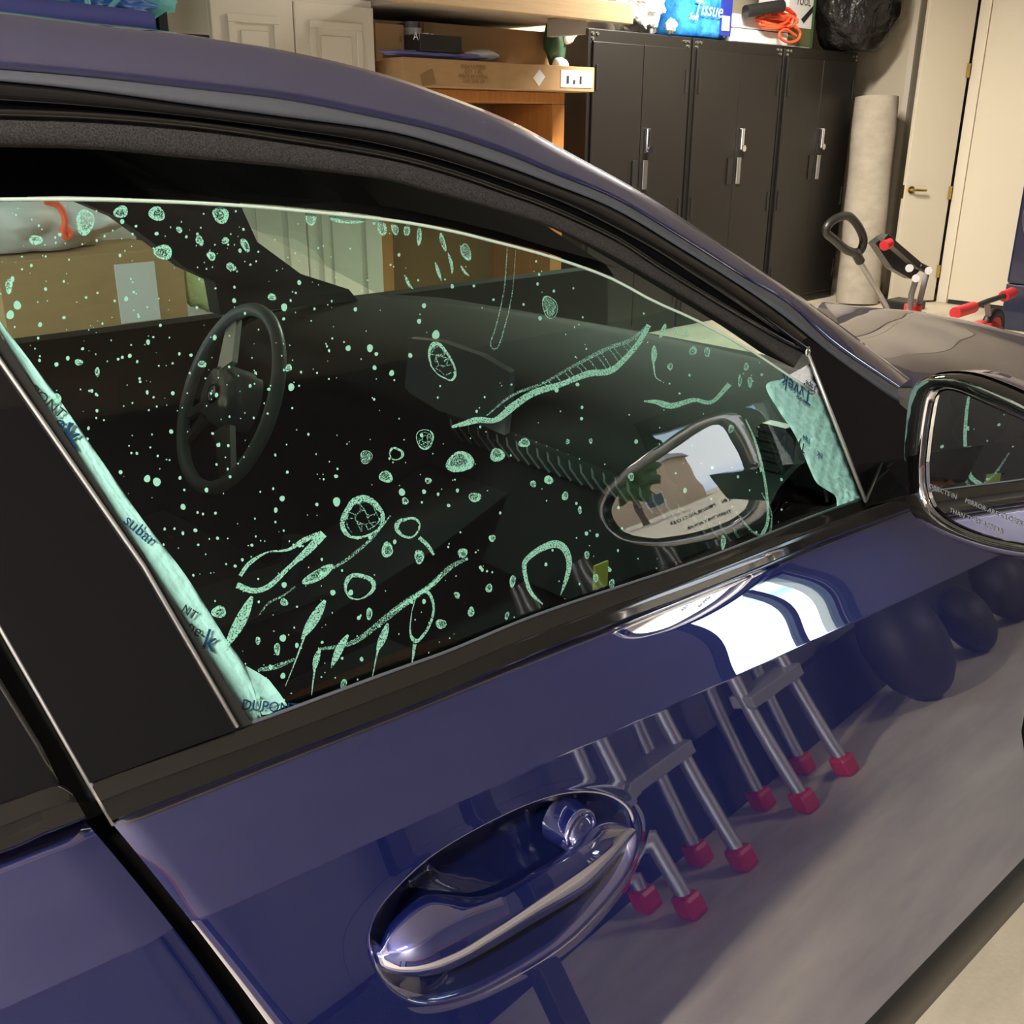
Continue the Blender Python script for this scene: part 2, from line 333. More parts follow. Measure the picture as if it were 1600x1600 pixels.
# outdoors behind the car
struct('ground', -140, XD-.02, -40, 40, -.2, -.02, 'skin_ply')
def house(x, y, w, d, h, lab, seed):
    t = thing('house', lab, 'house', (x, y, 0)); random.seed(seed)
    box('wall', x-d/2, x+d/2, y-w/2, y+w/2, -.02, h, M['stucco'], t, 0)
    rf = [(x-d/2-.4, y-w/2-.4, h), (x+d/2+.4, y-w/2-.4, h), (x+d/2+.4, y+w/2+.4, h), (x-d/2-.4, y+w/2+.4, h), (x, y-w/2+1, h+2.0), (x, y+w/2-1, h+2.0)]
    obj('roof', rf, [(0, 3, 2, 1), (0, 1, 4), (1, 2, 5, 4), (2, 3, 5), (3, 0, 4, 5)], M['rooft'], t)
    for k in range(4):
        for z in ((1.0, 3.6) if h > 5 else (1.0,)):
            yy = y-w/2+w*(k+.5)/4
            f = box('window', x+d/2, x+d/2+.06, yy-.6, yy+.6, z, z+1.3, M['trimw'], t, 0); box('pane', x+d/2+.06, x+d/2+.08, yy-.5, yy+.5, z+.1, z+1.2, M['winpane'], f, 0)
house(-66, -16, 14, 9, 5.6, 'tan two storey house opposite the open garage door', 1)
house(-70, 6, 16, 9, 5.2, 'tan house seen beside the driveway in the mirror', 2)
def tree(x, y, h, lab, seed):
    t = thing('tree', lab, 'tree', (x, y, 0)); tube('trunk', [(x, y, -.02), (x+.1, y, h*.5), (x, y+.1, h*.7)], [.22, .16, .08], M['bark'], t)
    blob('crown', (x, y, h*.75), (h*.28, h*.28, h*.33), M['leaf'], t, .5, 6, 4, seed)
tree(-40, -8, 5.5, 'leafy green tree beyond the driveway', 3); tree(-48, 4, 6.0, 'taller green tree in front of the tan houses', 5)
# two unseen lamps added under the ceiling to brighten lockers and near side
for lx, ly in ((5.4, 3.0), (-1.5, -1.15)):
    l = thing('fill_lamp', 'unseen long fill lamp with a glowing diffuser, added ' + ('over the lockers' if lx > 3 else 'over the near side of the car'), 'lamp', (lx, ly, ZC))
    box('housing', lx-.62, lx+.62, ly-.1, ly+.1, ZC-.05, ZC-.001, M['plastic_w'], l); box('diffuser', lx-.6, lx+.6, ly-.085, ly+.085, ZC-.075, ZC-.051, M['lamp'], l, .006)
    light('fill_lamp_light', 'AREA', (lx, ly, ZC-.09), (0, 0, 0), 130 if lx > 3 else 180, (1, .90, .74), 1.2, .16)
#SECTION_CAR
# ================================================================== THE CAR
def zb(x): return .930-.064*x+.005*x*x                  # lower edge of the belt trim
def wcr(x): return .0714+.022*x                          # drop from there to the crease
TA, T0, T1 = .52, .26, .30
def side_w(w, x):
    c = wcr(x)
    if w <= 0: return -.40*w
    if w <= c: return -TA*w - .0012*math.sin(math.pi*w/c) - .0007*math.sin(2*math.pi*w/c)
    v = w-c; return -TA*c - (T0*v + T1*v*v/2)
def side_y(x, z): return side_w(zb(x)-z, x)
def hit(px, py):
    d = ray(px, py); lo, hi = .25, 3.5
    f = lambda t: (CAM+d*t).y - side_y((CAM+d*t).x, (CAM+d*t).z)
    for _ in range(50):
        m = (lo+hi)/2
        if f(m) < 0: lo = m
        else: hi = m
    return CAM+d*hi
car = thing('car', 'dark blue sedan with its front passenger window lowered and covered in soapy spots', 'car', (.2, .81, 0))
LA = [(0, 22), (170, 43), (300, 57), (450, 80), (590, 113), (700, 150), (800, 190), (880, 233), (1000, 299), (1100, 363), (1200, 429), (1260, 470), (1330, 521), (1422, 592)]
LB = [(0, 109), (150, 122), (300, 139), (450, 157), (600, 187), (690, 208), (790, 241), (860, 270), (961, 311), (1062, 371), (1164, 435), (1231, 474), (1300, 538), (1403, 607)]
LC = [(0, 128), (150, 144), (300, 165), (450, 185), (600, 205), (690, 228), (790, 261), (860, 287), (961, 328), (1062, 388), (1164, 452), (1231, 500), (1303, 558), (1406, 632)]
LD = [(0, 176), (150, 182), (300, 195), (450, 216), (600, 241), (700, 267), (790, 298), (860, 324), (961, 371), (1029, 415), (1127, 475), (1180, 506), (1218, 528), (1258, 548)]
LE = [(0, 230), (150, 234), (300, 248), (450, 262), (600, 281), (669, 299), (762, 325), (856, 354), (950, 398), (1040, 449), (1125, 500), (1180, 534), (1215, 558), (1240, 575)]
LF = [(0, 312), (150, 312), (300, 317), (420, 325), (600, 343), (700, 360), (762, 375), (856, 400), (950, 433), (1020, 470), (1087, 500), (1162, 541), (1231, 586), (1288, 624)]
def lft(pts, y): return [(-420, y-8), (-200, y-5)] + pts
LA, LB, LC, LD, LE = lft(LA, 8), lft(LB, 100), lft(LC, 118), lft(LD, 176), lft(LE, 232)
LF = [(-140, 316)] + LF
N = 72
A_, B_, C_, D_, E_ = (interp(q, N) for q in (LA, LB, LC, LD, LE))
def row(px, k): return [PL(x, y, k(i/(N-1)) if callable(k) else k) for i, (x, y) in enumerate(px)]
def mix(a, b, t): return a*(1-t)+b*t
rA = row(A_, lambda s: .055-.02*s); blend = lambda s: max(0, min(1, (s-.38)/.25))
inb = []
for d_, up in ((.62, .012), (.25, .012), (.06, .008)):
    inb.append([p + Vector((0, d_*(1-blend(i/(N-1))) + min(d_, .10)*.8*blend(i/(N-1)), up*(1-blend(i/(N-1))) - .06*min(d_, .1)/.1*blend(i/(N-1)))) + Vector((.05*min(d_, .1)/.1, 0, 0))*blend(i/(N-1)) for i, p in enumerate(rA)])
EX = lambda R: [[r[0]+Vector((-.80, .012, -.035))]+r for r in R]
rows = inb + [rA, row(mix(A_, B_, .10), lambda s: .038-.016*s), row(mix(A_, B_, .4), lambda s: .018-.006*s), row(mix(A_, B_, .75), .010), row(mix(A_, B_, .93), .008), row(B_, .012), row(B_, .03)]
obj('roof', *grid(EX(rows)), M['paint'], car, True)
obj('drip_molding', *grid(EX([row(B_, .012), row(mix(B_, C_, .06), .002), row(mix(B_, C_, .5), -.004), row(mix(B_, C_, .92), -.004), row(C_, .004)])), M['satin'], car, True)
CD_ = lambda t: mix(C_, D_, t)
obj('window_frame', *grid(EX([row(C_, .004), row(CD_(.03), -.004), row(CD_(.3), -.008), row(CD_(.55), -.010), row(CD_(.58), -.004), row(CD_(.92), -.006), row(D_, .004)])), M['gloss'], car, True)
V, Fs = [], []; atube(V, Fs, [p for p in row(D_, -.006)], .0028, 6); obj('frame_bead', V, Fs, M['trimblk'], car, True)
DE_ = lambda t: mix(D_, E_, t)
obj('felt_seal', *grid(EX([row(D_, .006), row(DE_(.1), -.002), row(DE_(.45), -.006), row(DE_(.85), -.001), row(DE_(.97), .003), row(E_, .012), [p+Vector((0, .05, .012)) for p in row(E_, .02)]])), M['felt'], car, True)
# --- side panels
def panel(name, xr, xf, wmax, n=120, m=90, hole=None, x_fine=None, parent=None):
    """sheet of bodywork between a rear edge x = xr(w) and a front edge x = xf(w); w is the drop below the belt trim"""
    us = np.linspace(0, 1, n); rows = []
    base = np.concatenate([np.linspace(.0, .93, 14), [.97, .985, 1.0, 1.015, 1.04]])      # in units of the crease drop
    low = np.linspace(.012, 1, m)
    for q in list(base)+[1.04+x for x in low]:
        r = []
        for u in us:
            x = .5
            for _ in range(4):
                c = wcr(x); w = q*c if q <= 1.04 else 1.04*c + (q-1.04)*(wmax(x)-1.04*c)
                x = xr(w) + (xf(w)-xr(w))*u
            y = side_w(w, x); z = zb(x)-w
            e = min(u, 1-u)*(xf(w)-xr(w)); y += .004*max(0, 1-e/.006)**2
            r.append(Vector((x, y, z)))
        rows.append(r)
    rows.insert(0, [p+Vector((0, .02, .004)) for p in rows[0]])
    rows = [[r[0]+Vector((0.001, .025, 0))]+r+[r[-1]+Vector((-.001, .025, 0))] for r in rows]
    rows.append([p+Vector((0, .03, .0)) for p in rows[-1]])
    V, Fs = grid(rows)
    if hole: Fs = [f for f in Fs if not hole(sum((V[i] for i in f), Vector())/4)]
    return obj(name, V, Fs, M['paint'], parent or car, True, sharp=50)
def edge(pts):
    q = [hit(*p) for p in pts]; w = [zb(a.x)-a.z for a in q]; x = [a.x for a in q]; c = np.polyfit(w, x, min(2, len(pts)-1))
    return lambda ww: float(np.polyval(c, min(max(ww, -.02), .62)))
x_rear = edge([(177, 1288), (240, 1366), (302, 1442), (360, 1519), (420, 1600)])
x_rd = edge([(134, 1285), (200, 1362), (262, 1438), (320, 1516), (380, 1600)])
def sm(a, b, t): t = max(0, min(1, (t-a)/(b-a))); return t*t*(3-2*t)
qf = hit(1600, 1239)
x_front = lambda w: qf.x + .035 + 1.0*max(0, .385-w) - .06*max(0, w-.385)
bt = [hit(1370, 1600), hit(1492, 1455), hit(1600, 1356)]; zc_ = np.polyfit([b.x for b in bt], [b.z for b in bt], 1)
zbot = lambda x: float(np.polyval(zc_, max(.6, min(x, 1.6))))
wbot = lambda x: zb(x)-zbot(x)
BW = [(573, 1475), (576, 1440), (612, 1398), (669, 1343), (762, 1287), (856, 1247), (931, 1239), (984, 1261), (1000, 1300), (985, 1350), (950, 1400), (875, 1475), (762, 1542), (705, 1562), (650, 1567), (600, 1535)]
bw = [hit(*p) for p in interp(BW+[BW[0]], 90)[:-1]]; cx = sum(p.x for p in bw)/len(bw); cz = sum(p.z for p in bw)/len(bw)
th = sorted((math.atan2(p.z-cz, p.x-cx), math.hypot(p.x-cx, p.z-cz)) for p in bw)
TH = [t-2*math.pi for t, _ in th]+[t for t, _ in th]+[t+2*math.pi for t, _ in th]; RR = [r for _, r in th]*3
NB = 120; tt = np.linspace(-math.pi, math.pi, NB, endpoint=False); rr = np.interp(tt, TH, RR)
for _ in range(4): rr = (np.roll(rr, 1)+2*rr+np.roll(rr, -1))/4
def RB(t): return float(np.interp((t+math.pi) % (2*math.pi)-math.pi, np.append(tt, math.pi), np.append(rr, rr[0])))
def rho(p): return math.hypot(p.x-cx, p.z-cz)/RB(math.atan2(p.z-cz, p.x-cx))
door = panel('front_door', x_rear, x_front, wbot, 200, 120, hole=lambda p: rho(p) < 1.05)
def polar(rs, dep): return [[Vector((cx+r*R_*math.cos(t), 0, cz+r*R_*math.sin(t))) for t, R_ in zip(tt, rr)] for r in rs]
rs = [1.16, 1.10, 1.05, 1.02, 1.0, .985, .96, .92, .85, .72, .55, .35, .15, .0005]
dp = [-.0002, -.0002, -.0003, -.0006, -.0005, .001, .006, .013, .022, .032, .039, .043, .045, .0455]
rws = polar(rs, dp)
for r, d_ in zip(rws, dp):
    for v in r: v.y = side_y(v.x, v.z)+d_
cen = side_y(cx, cz)
M['bowl'] = mat('blue_paint_shaded', (.004, .007, .05), .4, .3, 1, spec=.2, coat_ior=2.4, coat_rough=.005)  # body paint again, with the shade of the recess put into its colour
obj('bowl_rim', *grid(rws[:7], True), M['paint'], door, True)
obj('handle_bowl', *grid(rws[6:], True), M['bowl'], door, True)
# --- door handle: a bar across the bowl
HT = [(595, 1476), (601, 1458), (614, 1438), (642, 1412), (669, 1397), (700, 1398), (735, 1401), (762, 1398), (800, 1383), (837, 1359), (862, 1344), (886, 1326), (905, 1300), (930, 1282), (955, 1280), (985, 1292)]
H1 = [(593, 1496), (612, 1487), (661, 1464), (700, 1440), (732, 1421), (780, 1400), (830, 1371), (885, 1338), (930, 1312), (965, 1298), (989, 1294)]
H2 = [(594, 1508), (620, 1514), (660, 1510), (717, 1490), (760, 1464), (800, 1437), (875, 1385), (950, 1332), (980, 1304), (993, 1297)]
HB = [(600, 1519), (637, 1527), (687, 1522), (725, 1506), (762, 1486), (837, 1441), (912, 1396), (950, 1359), (984, 1314), (994, 1299)]
n = 56; ht, h1_, h2_, hb = (interp(q, n) for q in (HT, H1, H2, HB))
def hs(px, py, o):
    p = hit(px, py); d = ray(px, py); y = p.y+o; return CAM+d*((y-CAM.y)/d.y)
rows = [[] for _ in range(11)]
for i in range(n):
    s = i/(n-1); g = min(1, min(s, 1-s)/.20); g = math.sin(g*math.pi/2); T, A1, A2, B = ht[i], h1_[i], h2_[i], hb[i]
    pr = [(T, .024), (T, .004), (mix(T, A1, .10), .000-.003*g), (mix(T, A1, .5), -.002-.009*g), (mix(T, A1, .93), -.003-.0135*g), (mix(A1, A2, .12), -.003-.0165*g), (mix(A1, A2, .88), -.002-.0195*g), (mix(A2, B, .10), -.002-.0195*g), (mix(A2, B, .5), -.001-.0135*g), (mix(A2, B, .95), .001-.005*g), (B, .018)]
    for r, (q, o) in zip(rows, pr): r.append(hs(q[0], q[1], o))
rows = [[r[0]+Vector((-.001, .022, 0))]+r for r in rows]
hd = obj('door_handle', *grid(rows), M['paint'], door, True, sharp=65)
lc = hit(908, 1299); lk = [lc+Vector((.016*math.cos(a)*1.05+.004*math.sin(a), 0, .014*math.sin(a))) for a in np.linspace(0, 2*math.pi, 24, endpoint=False)]
def lrow(s, o): return [Vector((lc.x+(p.x-lc.x)*s, side_y(p.x, p.z)+o, lc.z+(p.z-lc.z)*s)) for p in lk]
lcap = obj('lock_cover', *grid([lrow(1.35, .03), lrow(1.30, .006), lrow(1.24, .001), lrow(1.15, -.002), lrow(1.08, .001), lrow(1.0, .002), lrow(.9, -.001), lrow(.6, -.004), lrow(.05, -.005)], True), M['paint'], door, True)
# --- rest of the near side
rear = panel('rear_door', lambda w: -.75, x_rd, lambda x: zb(x)-.36, 60, 50)
fender = panel('front_fender', lambda w: x_front(w)+.007, lambda w: 2.55-.1*sm(.1, .5, w), lambda x: zb(x)-(.35 if x < 1.55 or x > 2.2 else .35+.33*math.sqrt(max(0, 1-((x-1.875)/.345)**2))), 60, 40)
xs = np.linspace(-.75, 1.62, 60)
rk = []
for dz, dy in ((.03, .03), (.003, -.004), (-.03, -.010), (-.075, -.008), (-.10, .02), (-.12, .12)):
    rk.append([Vector((x, side_y(x, zbot(x))+dy, zbot(x)+dz)) for x in xs])
obj('rocker_panel', *grid(rk), M['blackp'], car, True)
# dark liner behind the door gaps, and the door shell inside
M['gap'] = mat('gap_black', (.004, .004, .004), .9, spec=.1)
for ga, gb in ((-.05, .325), (1.28, 1.95)): obj('gap_liner', *grid([[Vector((x, side_y(x, z)+.03, z)) for x in np.linspace(ga, gb, 12)] for z in (zb(.5)+.01, .84, .75, .6, .5, .36)]), M['gap'], car)
# --- belt trims
TT = [(140, 1222), (200, 1198), (394, 1131), (600, 1055), (700, 1019), (850, 958), (1100, 874), (1250, 815), (1350, 779), (1400, 762)]
TB = [(177, 1286), (240, 1262), (424, 1190), (600, 1123), (700, 1083), (850, 1017), (1100, 923), (1275, 851), (1412, 800), (1470, 778)]
def belt(tt_, tb_, n=70):
    a, b = interp(tt_, n), interp(tb_, n); R_ = []
    for t, o in ((0, .020), (0, .007), (.04, .004), (.20, .000), (.40, -.0045), (.46, -.0065), (.50, -.0065), (.75, -.011), (.94, -.0145), (1, -.012), (1, .012)):
        q = mix(a, b, t); r = []
        for x, y in q:
            d = ray(x, y); r.append(CAM+d*((o-CAM.y)/d.y))
        R_.append(r)
    R_ = list(zip(*R_)); R_ = [list(r) for r in R_]
    R_.insert(0, [p+Vector((.001, .02, 0)) for p in R_[0]])
    return [list(r) for r in zip(*R_)]
bt_rows = belt(TT, TB); obj('belt_trim', *grid(bt_rows), M['trimblk'], car, True, sharp=40)
V, Fs = [], []; atube(V, Fs, [p+Vector((0, -.0005, .0012)) for p in bt_rows[1][1:]], .0016, 6); obj('lip_highlight', V, Fs, M['satin'], car, True)  # satin tube stands in for light reflected on the lip
RT_T = [(-420, 1385), (-200, 1318), (0, 1255), (60, 1234), (92, 1225), (108, 1232)]; RT_B = [(-420, 1470), (-200, 1398), (0, 1334), (70, 1304), (118, 1286), (135, 1278)]
rt_rows = belt(RT_T, RT_B, 40); obj('rear_belt_trim', *grid(rt_rows), M['trimblk'], car, True, sharp=40)
# --- black pillar trims (door frame side) and seals
nrm = Vector((0, 1, -.40)).normalized()
def PP(pts, k): return [PL(x, y, k) for x, y in pts]
slab('pillar_trim', PP([(-232, 200), (0, 561), (225, 883), (373, 1138), (260, 1180), (140, 1224), (66, 1094), (0, 979), (-200, 632), (-432, 220)], -.006), nrm, .012, M['gloss'], car)
V, Fs = [], []; atube(V, Fs, PP([(-432, 220), (-200, 632), (0, 979), (66, 1094), (140, 1224)], -.004)+[hit(176, 1286)+Vector((0, -.002, 0))], .0019, 6); obj('pillar_edge_highlight', V, Fs, M['alu'], car, True)  # bright tube stands in for the highlight along the bevelled edge
V, Fs = [], []; atube(V, Fs, PP([(-232, 204), (0, 563), (225, 885), (371, 1136)], -.008), .0016, 6); obj('pillar_trim_bead', V, Fs, M['alu'], car, True)
slab('run_channel', PP([(-222, 200), (0, 522), (200, 832), (393, 1130), (373, 1138), (225, 883), (0, 561), (-232, 200)], -.003), nrm, .03, M['rubber'], car)
slab('rear_pillar_trim', PP([(-420, 345), (-293, 565), (0, 1068), (60, 1165), (92, 1226), (0, 1256), (-420, 1390)], -.004), nrm, .012, M['gloss'], car)
V, Fs = [], []; atube(V, Fs, PP([(-293, 565), (0, 1068), (60, 1165), (90, 1222)], -.004), .002, 6); obj('rear_trim_bead', V, Fs, M['trimblk'], car, True)
rw = PP([(-500, 222), (-300, 572), (-8, 1066), (-6, 1262), (-420, 1395)], .02); rwx = [Vector((-.74, q.y, q.z)) for q in (PL(-500, 222, .02), PL(-420, 1395, .02))]
slab('rear_window_glass', [rw[0], rw[1], rw[2], rw[3], rw[4], rwx[1], rwx[0]], nrm, .005, M['gloss'], car)
slab('pillar_core', PP([(-500, 200), (-200, 640), (20, 1000), (160, 1250), (60, 1260), (-500, 500)], .03), nrm, .05, M['dark'], car)
slab('mirror_sail', PP([(1264, 548), (1304, 656), (1355, 784), (1440, 782), (1440, 660), (1406, 631), (1303, 557), (1262, 528)], -.010), nrm, .006, M['gloss'], car)
V, Fs = [], []; atube(V, Fs, PP([(1262, 552), (1300, 648), (1353, 784)], -.014), .0024, 8); obj('sail_bead', V, Fs, M['alu'], car, True)
blob('bead_clip', PL(1262, 549, -.016), (.005, .003, .006), M['chrome'], car, .2, 3, 2)
# --- the lowered glass
cols = []; xs_ = np.concatenate([np.linspace(-138, 1288, 90), np.linspace(1294, 1348, 10)]); fF = interp(LF, 200); fT = interp(TT, 200)
for x in xs_:
    yt = float(np.interp(x, fF[:, 0], fF[:, 1])) if x <= 1288 else 624+(x-1288)*2.65
    yb = min(float(np.interp(x, fT[:, 0], fT[:, 1])) if x > 391 else 9999, 524+x*1.555 if x < 391 else 9999)+6
    if yb < yt+1: yb = yt+1
    cols.append([GL(x, yt+(yb-yt)*t, .012) for t in np.linspace(0, 1, 14)])
glass = obj('window_glass', *grid(cols), M['glass'], car, True)
V, Fs = [], []; atube(V, Fs, [GL(x, y, .012) for x, y in fF[::4]], .0016, 6); M['gedge'] = mat('glass_edge', (.50, .66, .60), .15, 0, .5); obj('glass_edge', V, Fs, M['gedge'], glass, True)
#SECTION_INTERIOR
# --- mirror
mn = Vector((-.955, .28, -.018)).normalized(); Q0 = P(1460, 720, Y=-.115)
def pm(px, py, off=0):                                   # point on the plane of the mirror face
    d = ray(px, py); t = (Q0+mn*off-CAM).dot(mn)/d.dot(mn); return CAM+d*t
def closed(pts, n):
    q = interp(pts+[pts[0]], n+1); return q[:-1]
HO = [(1408, 745), (1410, 690), (1414, 640), (1420, 611), (1433, 595), (1455, 588), (1500, 590), (1555, 610), (1610, 636), (1672, 668), (1722, 708), (1746, 760), (1738, 815), (1705, 855), (1650, 874), (1605, 875), (1570, 871), (1522, 858), (1465, 836), (1426, 810), (1411, 780)]
GO = [(1447, 724), (1451, 686), (1456, 652), (1463, 620), (1476, 610), (1500, 614), (1553, 637), (1605, 660), (1660, 688), (1702, 722), (1722, 768), (1714, 812), (1688, 840), (1645, 854), (1600, 850), (1540, 837), (1492, 818), (1461, 794), (1449, 763)]
nm = 72; ho, go = closed(HO, nm), closed(GO, nm)
hc_, gc_ = ho.mean(0), go.mean(0)
sm_ = car and [pm(*q) for q in ho]; ctr = sum(sm_, Vector())/nm
mir = obj('side_mirror', [], [], M['gloss'], car)
def shell(sc, off, up=0): return [ctr+(p-ctr)*sc-mn*off+Vector((0, 0, up)) for p in sm_]
mrows = [[pm(*q, -.012) for q in go], [pm(*(gc_+(q-gc_)*1.02), .0) for q in go], [pm(*mix(gc_+(a-gc_)*1.05, b, .35), .004) for a, b in zip(go, ho)], [pm(*mix(gc_+(a-gc_)*1.03, b, .9), .002) for a, b in zip(go, ho)], shell(1.0, .004), shell(1.01, .02), shell(.985, .05), shell(.90, .08, -.004), shell(.72, .105, -.008), shell(.40, .118, -.01), shell(.03, .12, -.01)]
def rebuild(o, V, Fs):
    off = OFF[o.parent.name]; o.data.from_pydata([tuple(Vector(v)-off) for v in V], [], Fs)
    for p in o.data.polygons: p.use_smooth = True
    o.data.update()
Vm, Fm = grid(mrows[3:], True); rebuild(mir, Vm, Fm)
obj('mirror_bezel', *grid([mrows[0], mrows[1], mrows[2], mrows[3]], True), M['bezel'], mir, True)
gl_ = [pm(*q, -.004) for q in go]; cg = sum(gl_, Vector())/nm
obj('mirror_glass', *grid([gl_, [cg+(p-cg)*.5 for p in gl_], [cg+(p-cg)*.01 for p in gl_]], True), M['mirror'], mir)
cap = [[p-mn*.0+(p-ctr).normalized()*.002 for p in shell(1.01, .024)], [p+(p-ctr).normalized()*.003 for p in shell(.985, .052)], shell(.915, .082, -.004), shell(.74, .108, -.008), shell(.42, .122, -.01), shell(.03, .124, -.01)]
obj('mirror_cap', *grid(cap, True), M['paint'], mir, True)
er = (pm(1500, 700)-pm(1450, 700)).normalized(); eu = (pm(1500, 690)-pm(1500, 700)).normalized()
M['etch'] = mat('etched_lettering', (.20, .22, .24), .6)
for s_, q in (('OBJECTS IN', (1473, 768)), ('MIRROR ARE CLOSER', (1551, 800)), ('THAN THEY APPEAR', (1524, 814))):
    a = pm(*q, -.0028); rgt = pm(q[0]+40, q[1]+17, -.0028)-a; text(s_, .0078, a, rgt, pm(q[0]+6, q[1]-40, -.0028)-a, M['etch'], mir, ext=.0001)
bm = bmesh.new()
for q, k in (((1350, 738), -.012), ((1352, 792), -.012), ((1384, 720), -.012), ((1398, 770), -.012)): bm.verts.new(PL(*q, k))
for q in ((1380, 722), (1418, 713), (1420, 775), (1390, 772)): bm.verts.new(P(*q, Y=-.075))
for q in ((1418, 720), (1420, 772)): bm.verts.new(P(*q, Y=-.11))
bmesh.ops.convex_hull(bm, input=bm.verts); ft = bobj('mirror_foot', bm, M['gloss'], mir)
# --- hood, windshield, lower body, wheels
hr = [[(1330, 560), (1375, 570), (1425, 592), (1500, 625), (1600, 662), (1760, 715)], [(1318, 525), (1380, 540), (1440, 556), (1520, 582), (1610, 612), (1760, 660)], [(1305, 496), (1370, 508), (1440, 522), (1530, 545), (1610, 570), (1760, 612)], [(1292, 480), (1360, 489), (1440, 499), (1530, 521), (1610, 543), (1760, 582)], [(1284, 473), (1345, 480), (1440, 488), (1530, 505), (1602, 523), (1760, 562)]]
hx = [[1.60, 1.66, 1.72, 1.82, 1.96, 2.15], [1.72, 1.82, 1.90, 2.02, 2.14, 2.30], [1.92, 2.02, 2.12, 2.24, 2.34, 2.46], [2.08, 2.20, 2.30, 2.42, 2.50, 2.58], [2.24, 2.34, 2.44, 2.54, 2.60, 2.66]]
G = [[P(*q, X=x) for q, x in zip(interp(a, 40), interp([(v, 0) for v in b], 40)[:, 0])] for a, b in zip(hr, hx)]
G.append([p+Vector((.10, .10, -.07)) for p in G[-1]]); G.append([p+Vector((.16, .3, -.22)) for p in G[-2]]); G.append([p+Vector((.1, .6, -.3)) for p in G[-3]])
G.insert(0, [p+Vector((-.01, -.015, -.03)) for p in G[0]])
def lofts(G, k=5):
    out = []; cols_ = list(zip(*G)); cc = [interp([tuple(p) for p in c], (len(G)-1)*k+1) for c in cols_]
    for i in range((len(G)-1)*k+1): out.append([Vector(c[i]) for c in cc])
    return out
hood = obj('hood', *grid(lofts(G)), M['paint'], car, True)
wn_ = (P(1583, 540, X=2.35)); hq = P(1432, 512, X=2.12)
box('washer_nozzle', -.018, .018, -.012, .012, -.003, .009, M['blackp'], hood, .002, Matrix.Translation(P(1432, 513, X=2.2)))
box('hood_sensor', -.016, .016, -.010, .010, -.003, .004, M['blackp'], hood, .001, Matrix.Translation(P(1583, 541, X=2.40)))
ws = []
for q_ in np.linspace(-1, 1, 16):
    bow = .12*(1-q_*q_); ws.append([Vector((.68+bow+t*(.86), .81+q_*(.58+.11*t), 1.372-.39*t-.03*t*t)) for t in np.linspace(0, 1, 8)])
obj('windshield', *grid(ws), M['glass2'], car, True)
obj('floor_pan', *grid([[Vector((x, y, .24)) for x in (-.75, 2.4)] for y in (.02, 1.60)]), M['dark'], car)
obj('firewall', *grid([[Vector((1.70, y, z)) for y in (.08, 1.56)] for z in (.24, .88)]), M['dark'], car)
obj('rear_bulkhead', *grid([[Vector((-.72, y, z)) for y in (.05, 1.56)] for z in (.24, 1.38)]), M['dark'], car)
for wx in (1.875,):
    for wy, sgn in ((.05, -1), (1.52, 1)):
        bm = bmesh.new()
        w_ = thing('front_wheel', 'x', 'x'); bpy.data.objects.remove(w_); wr = []
        for r, o in ((.20, .10), (.29, .10), (.325, .06), (.33, 0), (.325, -.06), (.29, -.10), (.20, -.10)):
            wr.append([Vector((wx+r*math.cos(a), wy+sgn*(-.02)+o, .33+r*math.sin(a))) for a in np.linspace(0, 2*math.pi, 36, endpoint=False)])
        bm.free(); ty = obj('tyre', *grid(wr, True), M['rubber'], car, True)
        rm = [[Vector((wx+r*math.cos(a), wy+o*sgn, .33+r*math.sin(a))) for a in np.linspace(0, 2*math.pi, 36, endpoint=False)] for r, o in ((.22, .06), (.215, .02), (.05, .0), (.01, .0))]
        obj('rim', *grid(rm, True), M['alu'], ty, True)
# ================================================================== INTERIOR OF THE CAR
ins = []
for z, o in ((zb(.6)+.015, .05), (zb(.6)-.01, .085), (.80, .10), (.62, .07), (.5, .10), (.30, .10)): ins.append([Vector((x, o, z-.05*(x-.6))) for x in np.linspace(-.72, 1.60, 20)])
inner = obj('inner_door_panel', *grid(ins), M['leather'], car, True)
tube('door_pull', [(.55, .10, .74), (.60, .135, .77), (.85, .135, .80), (.90, .10, .78)], .014, M['grey'], inner, 8, 14)
def farY(z): return 1.62-.36*max(0, z-.93)
fb = [(50, 531), (160, 517), (285, 501), (342, 487), (420, 478)]
far = [P(x, y, Y=1.60) for x, y in fb]; zfar = float(np.mean([p.z for p in far]))
fp = []
for z, y in ((zfar, 1.56), (zfar+.004, 1.60), (zfar-.02, 1.64), (.8, 1.68), (.5, 1.74), (.33, 1.74)): fp.append([Vector((x, y, z)) for x in np.linspace(-.72, 2.45, 8)])
fp.insert(0, [Vector((x, 1.54, .30)) for x in np.linspace(-.72, 2.45, 8)])
obj('far_side_panel', *grid(fp), M['dark2'], car)
pil = [(118, 312), (372, 312), (402, 378), (470, 428), (545, 452), (560, 470), (345, 492), (336, 440), (292, 420), (240, 380), (185, 340)]
slab('far_windshield_pillar', [P(x, y, Y=1.46) for x, y in pil], (0, 1, 0), .05, M['dark'], car)
val = [(-420, 1.46), (-150, 1.46), (100, 1.46), (300, 1.42), (430, 1.25), (560, 1.0), (700, .8), (850, .62), (960, .5)]
vr = [[P(x, float(np.interp(x, fF[:, 0], fF[:, 1]))-5, Y=y) for x, y in val]]
vr += [[Vector((p.x-.02, p.y, p.z+.02)) for p in vr[0]], [Vector((min(p.x-.02, .66+.12*(1-((p.y-.81)/.69)**2)), p.y-.02, 1.385)) for p in vr[0]]]
obj('blackout_valance', *grid(vr), M['dark'], car)  # made-up dark sheet that blacks out the gap above the glass
obj('roof_lining', *grid([[Vector((x, y, 1.372)) for x in (-.72, .2, .55)] for y in (.28, .8, 1.44)]), M['dark'], car)
